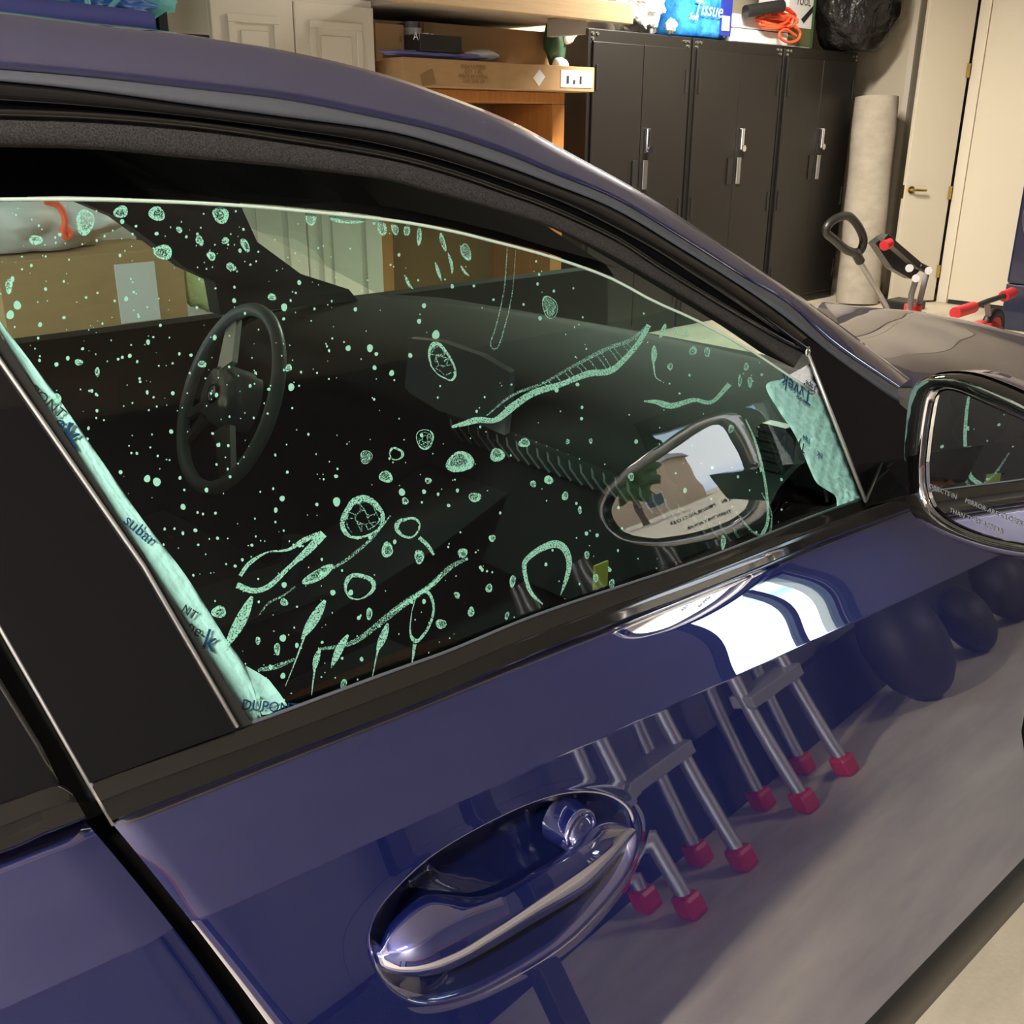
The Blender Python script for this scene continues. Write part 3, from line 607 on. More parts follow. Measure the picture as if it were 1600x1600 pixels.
obj('far_roof_rail', *grid([[Vector((x, y, z)) for x in (-.72, .72)] for y, z in ((1.50, 1.22), (1.50, 1.36), (1.30, 1.385), (.85, 1.386))]), M['dark'], car)
# dashboard
prof = [(1.28, .52), (1.24, .66), (1.20, .78), (1.15, .86), (1.16, .90), (1.24, .935), (1.40, .955), (1.60, .95), (1.78, .925)]
dash = obj('dashboard', *grid([[Vector((x+.03*math.cos((y-.8)*2.2)-.03, y, z)) for x, z in interp(prof, 28)] for y in np.linspace(.09, 1.53, 24)]), M['dark2'], car, True)
tr = [[Vector((x, y, z+.022*math.sin((y-.2)*2.4))) for y in np.linspace(.12, .78, 40)] for x, z in ((1.160, .80), (1.150, .815), (1.142, .845), (1.150, .858))]
obj('trim_strip', *grid(tr), M['carbon'], dash, True)
V, Fs = [], []
for k in range(26):
    y = .14+.64*k/26; zz = .80+.022*math.sin((y-.2)*2.4); atube(V, Fs, [(1.158, y, zz), (1.142, y+.012, zz+.028), (1.146, y+.02, zz+.052)], .0018, 4)
obj('trim_ridges', V, Fs, M['alu'], dash, kind='stuff')
sc_ = [(640, 529), (690, 534), (752, 556), (797, 582), (793, 640), (788, 680), (735, 657), (684, 641), (640, 614), (632, 605)]
scp = [P(x, y, X=1.13) for x, y in sc_]; slab('display', scp, (1, 0, .15), .012, M['screen'], dash)
vent = thing('vent_tmp', 'x', 'x'); bpy.data.objects.remove(vent)
va = P(1212, 698, X=1.17)
vb = box('air_vent', va.x-.01, va.x+.02, va.y-.02, va.y+.025, va.z-.035, va.z+.03, M['blackp'], dash, .004)
for k in range(5): box('vent_slat', va.x-.016, va.x-.002, va.y-.018, va.y+.023, va.z-.030+.013*k, va.z-.026+.013*k, M['blackp'], vb, .001)
# console, seats
cons = obj('centre_console', *grid([[Vector((x, y, z)) for x, z in ((1.22, .72), (1.05, .66), (.8, .60), (.55, .60), (.2, .62), (.2, .30))] for y in (.70, .72, .92, .94)]), M['dark2'], car)
box('console_trim', .62, 1.0, .74, .90, .615, .625, M['carbon'], cons, .002, None)
cyl('gear_selector', (.82, .82, .60), (.84, .82, .70), .018, M['blackp'], cons, 12, .024)
def seat(yc, ref):
    st = obj('seat', *grid([[Vector((x, yc+y*w, z)) for y in np.linspace(-1, 1, 9)] for x, z, w in ((.95, .40, .22), (.97, .50, .23), (.90, .55, .24), (.70, .535, .25), (.50, .51, .25), (.42, .54, .25), (.30, .75, .25), (.20, .98, .22), (.17, 1.05, .16), (.09, 1.05, .16), (.05, .95, .22), (.22, .45, .25), (.3, .36, .25))]), M['leather'], car, True)
    blob('headrest', (.125, yc, 1.15), (.055, .13, .085), M['leather'], st, .05, 2, 3)
    for s in (-.05, .05): cyl('headrest_post', (.13, yc+s, 1.02), (.13, yc+s, 1.10), .007, M['chrome'], st, 8)
    for s in (-1, 1): blob('bolster', (.27, yc+s*.22, .80), (.09, .06, .25), M['leather'], st, .05, 2, 3)
seat(.42, 1); seat(1.24, 2)
# steering wheel
sc0 = P(357, 622, Y=1.20); ax = Vector((-.89, .08, .42)).normalized(); e1 = Vector((0, 1, 0)); e1 = (e1-ax*e1.dot(ax)).normalized(); e2 = ax.cross(e1)
if e2.z < 0: e2 = -e2
def wp(a, r, o=0): return sc0+(e1*math.cos(a)+e2*math.sin(a))*r+ax*o
M['rim'] = mat('wheel_highlight_grey', (.34, .37, .37), .35)  # grey lifted in place of the highlight reflected on the rim
V, Fs = [], []; atube(V, Fs, [wp(a, .180) for a in np.linspace(0, 2*math.pi, 49)], .0135, 10, False); sw = obj('steering_wheel', V, Fs, M['rim'], car, True)
hub = [[wp(a, r*(1.25 if abs(math.cos(a)) > .6 else 1), o) for a in np.linspace(0, 2*math.pi, 32, endpoint=False)] for r, o in ((.062, -.03), (.062, .01), (.05, .028), (.002, .032))]
obj('airbag_cover', *grid(hub, True), M['screen'], sw, True)
M['roundel_rim'] = M['chrome']
for k in range(4):
    a0 = k*math.pi/2; V = [wp(0, 0, .036)]+[wp(a0+t*math.pi/2/8, .015, .036) for t in range(9)]
    obj('emblem_quarter', V, [(0, i, i+1) for i in range(1, 9)], M['blue'] if k % 2 == 0 else M['white'], sw)
V, Fs = [], []; atube(V, Fs, [wp(a, .018, .035) for a in np.linspace(0, 2*math.pi, 25)], .0035, 6, False); obj('emblem_ring', V, Fs, M['inkblk'], sw, True)
for a, wdt in ((1.02, .03), (1.02+math.pi, .03), (-.70, .012), (-.38, .012)):
    q = [wp(a, .065, .012), wp(a, .17, .0)]; t = (q[1]-q[0]).normalized().cross(ax)
    slab('spoke', [q[0]-t*wdt, q[1]-t*wdt*.7, q[1]+t*wdt*.7, q[0]+t*wdt], -ax, .012, M['steel'], sw)
yl = P(893, 885, Y=.20); box('warning_label', yl.x-.012, yl.x+.012, .150, .153, yl.z-.02, yl.z+.02, M['yellow'], dash, 0)
#SECTION_TAPE
# ================================================================== TAPE AND SOAP ON THE INSIDE OF THE GLASS
def strip(name, left, right, k, label, n=60, m=8, wr=.0016):
    a, b = interp(left, n), interp(right, n); rows = []
    for j in range(m+1):
        rows.append([GL(*mix(a[i], b[i], j/m), k+wr*(math.sin(i*.9+j*2.1)*.5+random.random()*.6)) for i in range(n)])
    o = obj(name, *grid(rows), M['tape'], None, True); md = o.modifiers.new('thick', 'SOLIDIFY'); md.thickness = .0003
    tag(o, label, 'tape', 'tape strips on the glass'); return o
rt = strip('tape_strip', [(-80, 398), (0, 520), (100, 676), (200, 832), (300, 986), (391, 1128), (396, 1130)], [(-78, 372), (0, 500), (82, 610), (150, 707), (220, 808), (290, 899), (352, 997), (384, 1044), (410, 1120)], .018, 'long crinkled strip of teal looking tape along the rear edge of the window')
fl = obj('tape_flap', *grid([[GL(*mix(np.array(a), np.array(b), t), .020+.002*math.sin(7*t+i)) for t in np.linspace(0, 1, 8)] for i, (a, b) in enumerate((((372, 1075), (384, 1040)), ((380, 1098), (405, 1052)), ((388, 1112), (420, 1062)), ((396, 1119), (438, 1085)), ((420, 1116), (449, 1102))))]), M['tape'], rt, True)
ftp = strip('tape_strip', [(1221, 592), (1197, 603), (1216, 640), (1243, 681), (1265, 732), (1276, 754), (1294, 767), (1306, 776), (1308, 795)], [(1266, 568), (1276, 596), (1287, 623), (1297, 650), (1308, 680), (1320, 712), (1331, 744), (1338, 762), (1344, 779)], .019, 'wide wrinkled tape piece at the front corner of the window, top end white', 60, 10, .003)
def ttext(s, q, r, u, size, parent, m='ink', k=.0145):
    a = GL(*q, k); text(s, size, a, GL(q[0]+r[0], q[1]+r[1], k)-a, GL(q[0]+u[0], q[1]+u[1], k)-a, M[m], parent)
R1, U1 = (-38, -25), (-25, 38)
ttext('Tyvek', (1245, 608), R1, U1, .026, ftp); ttext('Tape', (1267, 603), R1, U1, .012, ftp); ttext('Tape', (1260, 686), R1, U1, .009, ftp)
ttext('kuraray', (1252, 624), R1, U1, .007, ftp, 'inkblk'); ttext('Ty', (1252, 697), R1, U1, .017, ftp, 'inkblk'); ttext('ek', (1281, 712), R1, U1, .014, ftp)
ttext('DUPONT', (422, 1105), (40, 3), (3, -40), .0115, rt); ttext('k', (112, 682), (38, 12), (12, -38), .024, rt); ttext('ek', (102, 668), (30, 28), (28, -30), .016, rt)
ttext('k', (328, 1002), (38, 12), (12, -38), .022, rt); ttext('PONT', (74, 628), (30, 26), (26, -30), .010, rt, 'inkblk'); ttext('subar', (219, 829), (30, 26), (26, -30), .012, rt); ttext('NT', (296, 957), (30, 20), (20, -30), .009, rt, 'inkblk'); ttext('pe-', (308, 985), (30, 20), (20, -30), .012, rt, 'inkblk')
KF = .0155
def poly_strip(Vv, Ff, pts, ws, k=KF):
    """ribbon along pixel points with pixel half widths"""
    pts = [np.array(p, float) for p in pts]; b0 = len(Vv); n = len(pts)
    for i, p in enumerate(pts):
        t = pts[min(i+1, n-1)]-pts[max(i-1, 0)]; t = t/(np.linalg.norm(t)+1e-9); nn = np.array((-t[1], t[0])); w = ws if not hasattr(ws, '__len__') else ws[i]
        Vv.append(GL(*(p+nn*w), k)); Vv.append(GL(*(p-nn*w), k))
    for i in range(n-1): Ff.append((b0+2*i, b0+2*i+1, b0+2*i+3, b0+2*i+2))
def patch(name, V, Fs, m='foam'): return obj(name, V, Fs, M[m], glass)
rnd = random.Random(11)
def ell(cx_, cy_, rx, ry, rot, n, j=.08):
    c, s = math.cos(rot), math.sin(rot); ph = rnd.random()*6; out = []
    for i in range(n):
        a = 2*math.pi*i/n; k = 1+j*math.sin(2*a+ph)+j*.8*math.sin(3*a+ph*2)+j*.4*(rnd.random()-.5)
        x, y = rx*math.cos(a)*k, ry*math.sin(a)*k; out.append((cx_+c*x-s*y, cy_+s*x+c*y))
    return out
def ring(cx_, cy_, rx, ry, rot=0, t=.3, net=0, core=True):
    n = 26; o = ell(cx_, cy_, rx, ry, math.radians(rot), n); V = []; Fs = []; tp = rnd.random()*6
    for i, (x, y) in enumerate(o):
        k = max(.12, 1-t*(1+.5*math.sin(2*math.pi*i/n+tp)+.4*(rnd.random()-.5)))
        V += [GL(x, y, KF), GL(cx_+(x-cx_)*k, cy_+(y-cy_)*k, KF)]
    for i in range(n): a, b = 2*i, 2*((i+1) % n); Fs.append((a, a+1, b+1, b))
    if core and not net:
        b0 = len(V)
    p = patch('soap_patch', V, Fs)
    if net:                                             # thin walls of the bubbles inside the ring
        V, Fs = [], []
        pts = [(cx_+(o[i][0]-cx_)*r, cy_+(o[i][1]-cy_)*r) for i in range(0, n, 2) for r in (.25+.2*rnd.random(), .6+.2*rnd.random())]
        for i, a in enumerate(pts):
            ds = sorted(range(len(pts)), key=lambda j: (pts[j][0]-a[0])**2+(pts[j][1]-a[1])**2)[1:4]
            for j in ds: 
                if j > i or rnd.random() < .3: poly_strip(V, Fs, [a, pts[j]], .7)
        obj('bubble_net', V, Fs, M['foamthin'], glass, kind=None)
    elif core:
        V = [GL(cx_+(x-cx_)*.8, cy_+(y-cy_)*.8, KF+.0004) for x, y in o]; obj('soap_film', V, [tuple(range(n))], M['foamthin'], glass)
def leaf(pts, w, tail=None):
    q = interp(pts, 14); ws = [w*math.sin(math.pi*min(1, (i+.6)/13.2))**.7 for i in range(14)]; V, Fs = [], []; poly_strip(V, Fs, q, ws)
    if tail: poly_strip(V, Fs, interp(tail, 10), [1.6-.12*i for i in range(10)])
    return patch('soap_drip', V, Fs)
def dotp(cx_, cy_, r, V, Fs, asp=1.0):
    n = 10; b0 = len(V); q = ell(cx_, cy_, r, r*asp, 0, n, .06)
    V += [GL(x, y, KF) for x, y in q]; Fs.append(tuple(range(b0, b0+n)))
# traced blots: centre, radii, turn, ring thickness
BL = [(189,331,11,10,0,.45),(245,334,13,11,0,.45),(345,336,14,12,20,.42),(486,341,8,12,0,.4),(56,375,10,8,0,.5),(133,347,15,19,0,.3),(255,394,14,12,30,.4),(14,447,6,11,0,.5),(87,623,9,8,0,.5),(312,376,6,8,-20,.5),(352,376,6,5,0,.6),(383,383,6,11,-30,.5),(361,417,8,6,20,.5),(330,400,8,6,35,.5),(280,359,4,6,-30,.5),(425,464,7,5,30,.5),(316,569,7,5,20,.5),(451,575,5,6,0,.5),
(541,341,30,8,8,.45),(597,355,7,14,-15,.4),(617,358,5,10,-15,.4),(636,359,5,10,0,.5),(655,369,4,14,0,.5),(692,378,4,14,-15,.4),(728,394,7,15,-22,.25),(572,714,10,10,0,.12),(719,722,22,16,0,.42),(777,711,12,10,20,.45),(819,692,9,7,10,.45),(603,745,11,9,0,.35),(669,751,5,5,0,.5),(742,777,9,8,0,.4),(833,756,5,5,0,.4),(858,750,6,7,0,.5),(633,783,5,6,0,.5),
(1083,548,6,7,0,.4),(1105,550,5,7,0,.3),(1056,519,3,5,0,.4),(1072,520,3,6,0,.4),(1166,573,4,6,0,.4),(1156,595,3,9,0,.4),(1172,597,4,8,0,.5),(1047,573,4,6,0,.4),(986,745,5,6,0,.4),(883,775,5,7,0,.5),(856,750,6,6,0,.5),(906,797,3,6,0,.5),(1142,670,4,7,15,.4),(917,867,4,6,0,.4),(931,903,4,7,0,.4),(956,912,4,8,0,.3),(1130,847,4,11,0,.5),(923,689,3,4,0,.4),(887,690,3,4,0,.4),
(342,956,12,9,-20,.45),(433,1014,5,9,0,.45),(605,859,9,12,-10,.45),(655,870,7,12,0,.4),(577,959,5,9,0,.45),(689,975,8,8,0,.4),(444,941,6,6,0,.5),(403,1001,4,6,0,.5),(537,1069,5,8,15,.25),(801,908,5,9,10,.4),(764,919,5,7,0,.4),(736,956,5,8,15,.5),(792,962,3,7,15,.4),(714,930,4,6,-30,.6),(769,841,5,6,0,.5),(723,864,7,8,20,.5),(859,480,11,19,-10,.10),(152,581,4,7,0,.5),(123,566,6,5,0,.6)]
for b in BL: ring(*b)
ring(566, 809, 35, 33, 10, .20, 1); ring(637, 824, 19, 18, 0, .24, 0, False); ring(664, 686, 15, 15, 0, .14, 1); ring(619, 709, 11, 11, 0, .26, 0, False)
ring(561, 916, 24, 22, -30, .22, 0, False); ring(497, 898, 26, 9, -30, .4); ring(659, 962, 19, 40, 10, .14, 0, False); ring(690, 565, 18, 32, -25, .16, 1)
leaf([(394, 932), (376, 970), (350, 1016)], 9); leaf([(508, 938), (494, 962), (470, 1000)], 8, [(478, 988), (462, 1032), (446, 1072)]); leaf([(544, 992), (533, 1009), (517, 1044)], 6); leaf([(606, 974), (600, 992), (588, 1020)], 6, [(592, 1010), (586, 1036), (582, 1058)])
leaf([(500, 1014), (495, 1028), (490, 1050)], 5, [(492, 1045), (489, 1066), (487, 1086)]); leaf([(1040, 506), (1035, 520), (1030, 529)], 4); leaf([(1022, 540), (1022, 556), (1020, 570)], 4.5, [(1021, 566), (1024, 588), (1034, 596)])
leaf([(700, 395), (706, 415), (706, 430)], 2.5); leaf([(680, 410), (686, 428), (690, 440)], 2.5); leaf([(632, 430), (640, 446), (646, 452)], 2.5); leaf([(720, 415), (726, 425), (734, 432)], 2)
def streak(pts, ws, n=40, name='soap_streak', m='foam'):
    q = interp(pts, n); w = np.interp(np.linspace(0, 1, n), np.linspace(0, 1, len(ws)), ws); V, Fs = [], []; poly_strip(V, Fs, q, list(w)); patch(name, V, Fs, m)
streak([(706, 667), (725, 662), (747, 656), (775, 656), (803, 634), (834, 614), (878, 600), (919, 584), (953, 580), (975, 562), (997, 537), (1014, 508)], [2, 5, 4, 6, 5, 5, 4, 5, 5, 4, 4, 4])
streak([(760, 650), (800, 618), (850, 598), (894, 573), (950, 544), (984, 532), (1012, 509)], [1, 2, 2, 2, 3, 3, 2], 40, 'soap_streak', 'foamthin')
V, Fs = [], []
for t in np.linspace(.1, .95, 22):
    a = interp([(775, 656), (803, 634), (834, 614), (878, 600), (919, 584), (953, 580), (975, 562), (1014, 508)], 40)[int(t*39)]; b = interp([(770, 645), (850, 598), (894, 573), (950, 544), (984, 532), (1012, 509)], 40)[int(t*39)]; poly_strip(V, Fs, [a, b], .9)
obj('bubble_net', V, Fs, M['foamthin'], glass)
streak([(1006, 627), (1025, 628), (1050, 634), (1084, 625), (1112, 628), (1140, 600)], [1, 5, 4, 3, 3, 4]); streak([(848, 944), (831, 928), (823, 909), (819, 884), (825, 872), (844, 858), (866, 850), (881, 856), (889, 875), (887, 897), (876, 930)], [1, 3, 3, 3.5, 4, 5, 6, 5, 4, 3, .6], 50)
streak([(370, 914), (395, 923), (420, 916), (450, 888), (481, 860), (506, 834)], [5, 4, 4, 3, 6, 6]); streak([(375, 900), (390, 880), (418, 863), (450, 859), (475, 844), (503, 833)], [3, 3, 1, 2, 4, 4]); streak([(648, 1006), (646, 1022), (644, 1036)], [3, 2, 1]); streak([(655, 840), (668, 852), (678, 867)], [3, 3, 2])
streak([(731, 872), (703, 887), (672, 916), (641, 937), (619, 953), (600, 968), (584, 981), (559, 1000), (530, 1010), (497, 1014)], [2, 4, 4, 4, 5, 5, 4, 4, 3, 2], 60, 'soap_streak', 'foamthin'); streak([(690, 897), (672, 916), (641, 937), (610, 958)], [1, 2.4, 2.4, 1]); streak([(460, 1030), (430, 1042), (403, 1047)], [2, 4, 3], 20, 'soap_streak', 'foamthin'); streak([(610, 806), (580, 842), (545, 872), (520, 888)], [1, 2, 2.5, 2], 30, 'soap_streak', 'foamthin'); streak([(462, 916), (440, 932), (420, 942), (404, 962)], [1, 1.5, 1.5, 1], 20, 'soap_streak', 'foamthin')
streak([(793, 380), (788, 450), (775, 510), (766, 538), (776, 545), (786, 520), (800, 460), (806, 390)], [.6, .9, .9, 1, 1, .9, .6, .5], 50, 'soap_streak', 'foamthin'); streak([(1165, 655), (1180, 690), (1195, 750), (1200, 810), (1190, 838)], [1, 2, 2, 2, 3], 30); streak([(1150, 800), (1175, 830), (1200, 838), (1205, 800), (1190, 770)], [1, 2, 2, 1.2, 1], 30, 'soap_streak', 'foamthin')
def inside(x, y):
    yt = float(np.interp(x, fF[:, 0], fF[:, 1])); yb = float(np.interp(x, fT[:, 0], fT[:, 1])) if x > 391 else 524+x*1.555
    xr_ = 1205+(y-600)*.52
    return yt+6 < y < yb-4 and (x < xr_) and not (x < 400 and y > 495+x*1.42)
V, Fs = [], []; dots = [(27,477,6),(16,492,6),(444,480,5),(455,605,5),(286,792,4),(441,779,4),(681,523,6),(578,544,5),(544,544,4),(612,583,4),(230,748,5),(245,753,6),(526,784,6),(628,769,5),(444,914,4),(442,997,5),(442,1056,4),(994,690,3),(853,882,2.5),(548,926,4),(520,926,4),(565,1030,3)]
for x, y, r in dots: dotp(x, y, r, V, Fs, 1.2)
cnt = 0
while cnt < 620:
    x, y = rnd.uniform(0, 1260), rnd.uniform(320, 1100)
    if not inside(x, y): continue
    dens = 1.0 if x < 520 else .55 if x < 800 else .3
    if rnd.random() > dens: continue
    dotp(x, y, min(3.2, .7+rnd.expovariate(1.3)), V, Fs, rnd.uniform(.9, 1.4)); cnt += 1
M['foamsolid'] = foammat('soap_specks', (.82, 1, .95), 200, -.5, .0)
obj('soap_specks', V, Fs, M['foamsolid'], glass, kind='stuff')
#SECTION_BACKGROUND
# ================================================================== THINGS ALONG THE FAR WALL
def X(px, py, Y): return P(px, py, Y=Y).x
def Zc(px, py, Y): return P(px, py, Y=Y).z
def pxbox(name, px0, py0, px1, py1, Y, dep, m, parent=None, bev=.004):
    a, b = P(px0, (py0+py1)/2, Y=Y), P(px1, (py0+py1)/2, Y=Y); zt, zl = P((px0+px1)/2, py0, Y=Y).z, P((px0+px1)/2, py1, Y=Y).z
    return box(name, a.x, b.x, Y, Y+dep, zl, zt, M[m] if isinstance(m, str) else m, parent, bev)
# black lockers
LX = [4.86, 5.865, 6.93, 7.98]; YF = 3.9
nmz = ['first black steel locker beside the wooden shelf, its left side in view', 'middle black steel locker with the blue tissue pack and cord on top', 'black steel locker next to the carpet roll and under the bin bag']
for k in range(3):
    x0, x1 = LX[k]+.008, LX[k+1]-.012; lk_ = thing('locker', nmz[k], 'locker', ((x0+x1)/2, YF+.25, 0), 'black lockers on the far wall')
    zt = 1.885
    box('carcass', x0, x1, YF+.014, YF+.50, .0, zt, M['locker'], lk_, .006)
    xm_ = (x0+x1)/2
    for j, (a, b) in enumerate(((x0+.03, xm_-.003), (xm_+.003, x1-.03))):
        dr = box('door', a, b, YF-.004, YF+.013, .07, zt-.07, M['locker'], lk_, .004)
        hx_ = a+.03 if j == 0 else b-.03
        for z in (.25, .82, 1.62): box('hinge', hx_-.008, hx_+.008, YF-.012, YF-.0042, z-.07, z+.07, M['blackp'], dr, .002)
        gx = b-.05 if j == 0 else a+.05
        box('grip', gx-.022, gx+.022, YF-.016, YF-.0042, .96, 1.14, M['steel'] if j else M['blackp'], dr, .004)
        if j:
            box('lever', gx-.016, gx+.016, YF-.034, YF-.0042, 1.19, 1.335, M['chrome'], dr, .006); cyl('lock_barrel', (gx+.012, YF-.004, 1.20), (gx+.012, YF-.04, 1.20), .022, M['chrome'], dr, 12)
    for bx_ in (x0+.035, x0+.075, x1-.075, x1-.035): 
        cyl('rivet', (bx_, YF+.014, zt-.028), (bx_, YF+.006, zt-.028), .010, M['steel'], lk_, 8)
    for bx_ in (x0+.035, x1-.035): cyl('rivet', (bx_, YF+.014, zt-.055), (bx_, YF+.006, zt-.055), .010, M['steel'], lk_, 8)
# cream cabinet with two raised panel doors
YC = 3.80; x0, x1 = X(331, 60, YC), X(587, 90, YC); xm_ = X(461, 60, YC)
cb = thing('cabinet', 'cream cabinet with two raised panel doors behind the car roof', 'cabinet', ((x0+x1)/2, YC+.3, 0))
zt = 1.90
box('carcass', x0, x1, YC+.02, YC+.62, .0, zt, M['cab'], cb, .003)
for a, b in ((x0+.004, xm_-.004), (xm_+.004, x1-.004)):
    dr = box('door', a, b, YC, YC+.02, .05, zt-.03, M['cab'], cb, .004)
    fw = .075
    fr = [(a+fw, b-fw, YC-.010, YC-.0002, zt-.03-fw-.03, zt-.03-fw), (a+fw, b-fw, YC-.010, YC-.0002, .05+fw, .05+fw+.03), (a+fw, a+fw+.03, YC-.010, YC-.0002, .05+fw+.031, zt-.03-fw-.031), (b-fw-.03, b-fw, YC-.010, YC-.0002, .05+fw+.031, zt-.03-fw-.031)]
    bm = bmesh.new()
    for q in fr: abox(bm, *q, .0015)
    bobj('panel_molding', bm, M['cab'], dr); box('raised_panel', a+fw+.06, b-fw-.06, YC-.006, YC-.0002, .05+fw+.06, zt-.03-fw-.06, M['cab'], dr, .004)
cabx1 = x1
# shelf unit to the right of the cabinet
xs0, xs1 = x1+.02, X(884, 180, 3.85)
su = thing('shelf_unit', 'orange wooden shelf unit between the cream cabinet and the lockers', 'shelf', ((xs0+xs1)/2, 4.1, 0))
zs = Zc(760, 141, 3.85)
box('top_board', xs0, xs1, 3.86, 4.42, zs-.06, zs, M['wood'], su)
box('side_board', xs1-.10, xs1, 3.86, 4.42, 0, zs-.061, M['wood'], su); box('side_board', xs0, xs0+.09, 3.86, 4.42, 0, zs-.061, M['wood'], su)
box('back_board', xs0+.091, xs1-.101, 4.38, 4.42, 0, zs-.061, M['carddk'], su); box('shelf_board', xs0+.091, xs1-.101, 3.9, 4.375, .88, .91, M['wood'], su)
tb = blob('tool_bag', (X(800, 190, 4.05), 4.10, 1.06), (.17, .15, .155), M['blackp'], None, .12, 4, 3, 4); tag(tb, 'black tool bag inside the orange wooden shelf unit', 'bag')
lb = blob('shopping_bag', (X(700, 452, 4.0), 4.08, .97), (.20, .12, .065), M['lime'], None, .25, 5, 3, 8); tag(lb, 'lime green bag lying low in the wooden shelf unit, seen through the car', 'bag')
# boxes on the shelf unit
def carton(name, label, px0, py0, px1, py1, Y, dep, m='card', cat='box', extra=None, dz=0):
    a, b = P(px0, (py0+py1)/2, Y=Y), P(px1, (py0+py1)/2, Y=Y); zt_, zl = Zc((px0+px1)/2, py0, Y), Zc((px0+px1)/2, py1, Y)
    t = thing(name, label, cat, ((a.x+b.x)/2, Y+dep/2, zl)); box('body', a.x, b.x, Y, Y+dep, zl, zt_, M[m], t, .004); return t, a.x, b.x, zl, zt_
t, a, b, zl, zt_ = carton('long_carton', 'long flat cardboard carton with a white label end above the wooden shelf', 630, 97, 929, 139, 3.70, .45)
zt_l = zt_; box('end_label', X(876, 118, 3.70), b-.02, 3.697, 3.6995, zl+.02, zt_-.02, M['plastic_w'], t, 0); box('tape_seam', a+.10, b-.25, 3.80, 3.90, zt_+.0003, zt_+.001, M['carddk'], t, 0)
q = [P(x, y, Y=3.698) for x, y in ((843, 108), (852, 120), (842, 135), (833, 122))]; slab('diamond_label', q, (0, 1, 0), .0015, M['plastic_w'], t)
q = [P(x, y, Y=3.698) for x, y in ((657, 117), (676, 107), (682, 131), (661, 135))]; slab('brown_tape', q, (0, 1, 0), .0015, M['carddk'], t)
for i, s_ in enumerate(('ITEM NUMBER', 'QTY  1 PC', 'MADE IN CHINA', 'THIS SIDE UP')): text(s_, .027, P(740, 105+i*7.5, Y=3.697), (1, 0, 0), (0, 0, 1), M['carddk'], t)
for i in range(3): box('print_line', X(886+i*10, 118, 3.696), X(889+i*10, 118, 3.696), 3.695, 3.6968, zl+.04, zt_-.05-.02*(i % 2), M['inkblk'], t, 0)
t, a, b, zl, zt_ = carton('large_carton', 'large plain brown carton standing behind the long carton', 657, 42, 860, 98, 3.98, .40); box('corner_tape', a+.02, a+.05, 3.976, 3.9795, zl+.01, zt_-.01, M['card'], t, 0)
t, a, b, zl, zt_ = carton('small_carton', 'small orange brown carton right next to the cream cabinet', 587, 37, 632, 96, 3.86, .2, 'card'); box('side_print', a+.16, b-.03, 3.857, 3.8595, zt_-.08, zt_-.05, M['carddk'], t, 0)
t, a, b, zl, zt_ = carton('device_box', 'black box with an orange printed panel on top of the lilac bag', 657, 55, 722, 81, 3.73, .13, 'black_box'); box('orange_print', a+.16, b-.16, 3.737, 3.7395, zl+.03, zl+.08, M['card'], t, 0); text('AUTO', .05, P(663, 58, Y=3.736), (1, 0, 0), (0, 0, 1), M['white'], t)
wc_ = P(644, 84, Y=3.94); wc_.z = zt_l+.001; t = thing('spray_can', 'white can standing between the small carton and the black box', 'can', wc_); cyl('can_body', wc_, wc_+Vector((0, 0, .15)), .05, M['plastic_w'], t); cyl('can_cap', wc_+Vector((0, 0, .15)), wc_+Vector((0, 0, .18)), .035, M['grey'], t)
lbv = []
pl_old = [P(x, y, Y=3.72) for x, y in ((588, 98), (640, 92), (700, 89), (740, 88), (765, 91))]
fbp = P(668, 92, Y=3.86); tag(blob('flat_bag', (fbp.x, 3.80, zt_l+.022), (.34, .06, .019), M['purple'], None, .12, 5, 4, 2), 'flat lilac plastic bag lying on the long carton', 'bag')
wr_ = P(755, 91, Y=3.73); tag(blob('cloth_roll', (wr_.x+.09, 3.86, zt_l+.036), (.12, .09, .031), M['plastic_w'], None, .08, 3, 3, 2), 'small rolled white cloth at the end of the lilac bag', 'cloth')
gp = P(882, 65, Y=3.86); t = thing('power_tool', 'green and white power tool leaning beside the first locker', 'tool', (gp.x, 3.9, gp.z-.15)); blob('body', (gp.x-.03, 3.9, gp.z), (.07, .06, .13), M['green'], t, .2, 3, 3, 3); blob('guard', (gp.x+.02, 3.85, gp.z+.06), (.06, .03, .07), M['plastic_w'], t, .2, 3, 3, 5); blob('foot', (gp.x-.03, 3.86, gp.z-.13), (.05, .04, .05), M['plastic_w'], t, .2, 3, 3, 6); tube('grip', [(gp.x-.05, 3.9, gp.z+.08), (gp.x-.08, 3.9, gp.z+.16)], .025, M['blackp'], t)
# board of the loft shelf
ta, tb_ = P(578, 20, Y=3.35), P(990, 22, Y=3.35)
t = thing('loft_shelf', 'pale wooden loft shelf jutting out above the cartons', 'shelf', (ta.x, 3.8, ta.z))
zt_ = Zc(800, 19, 3.35)+.10; ta = P(615, 10, Y=3.35); box('front_edge', ta.x, tb_.x, 3.35, 3.39, zt_-.10, zt_, M['ply'], t, .004); box('board', cabx1+.03, tb_.x, 3.392, 4.42, zt_-.07, zt_-.02, M['plygrey'], t, .003); box('bracket', tb_.x-.3, tb_.x-.26, 3.45, 3.70, zt_-.16, zt_-.071, M['plygrey'], t, .003)
bc = P(880, 0, Y=3.5); t2 = box('brown_panel', ta.x+.6, tb_.x-.03, 3.45, 3.76, zt_+.001, zt_+.12, M['brown'], None); tag(t2, 'dark brown board lying on the loft shelf', 'board')
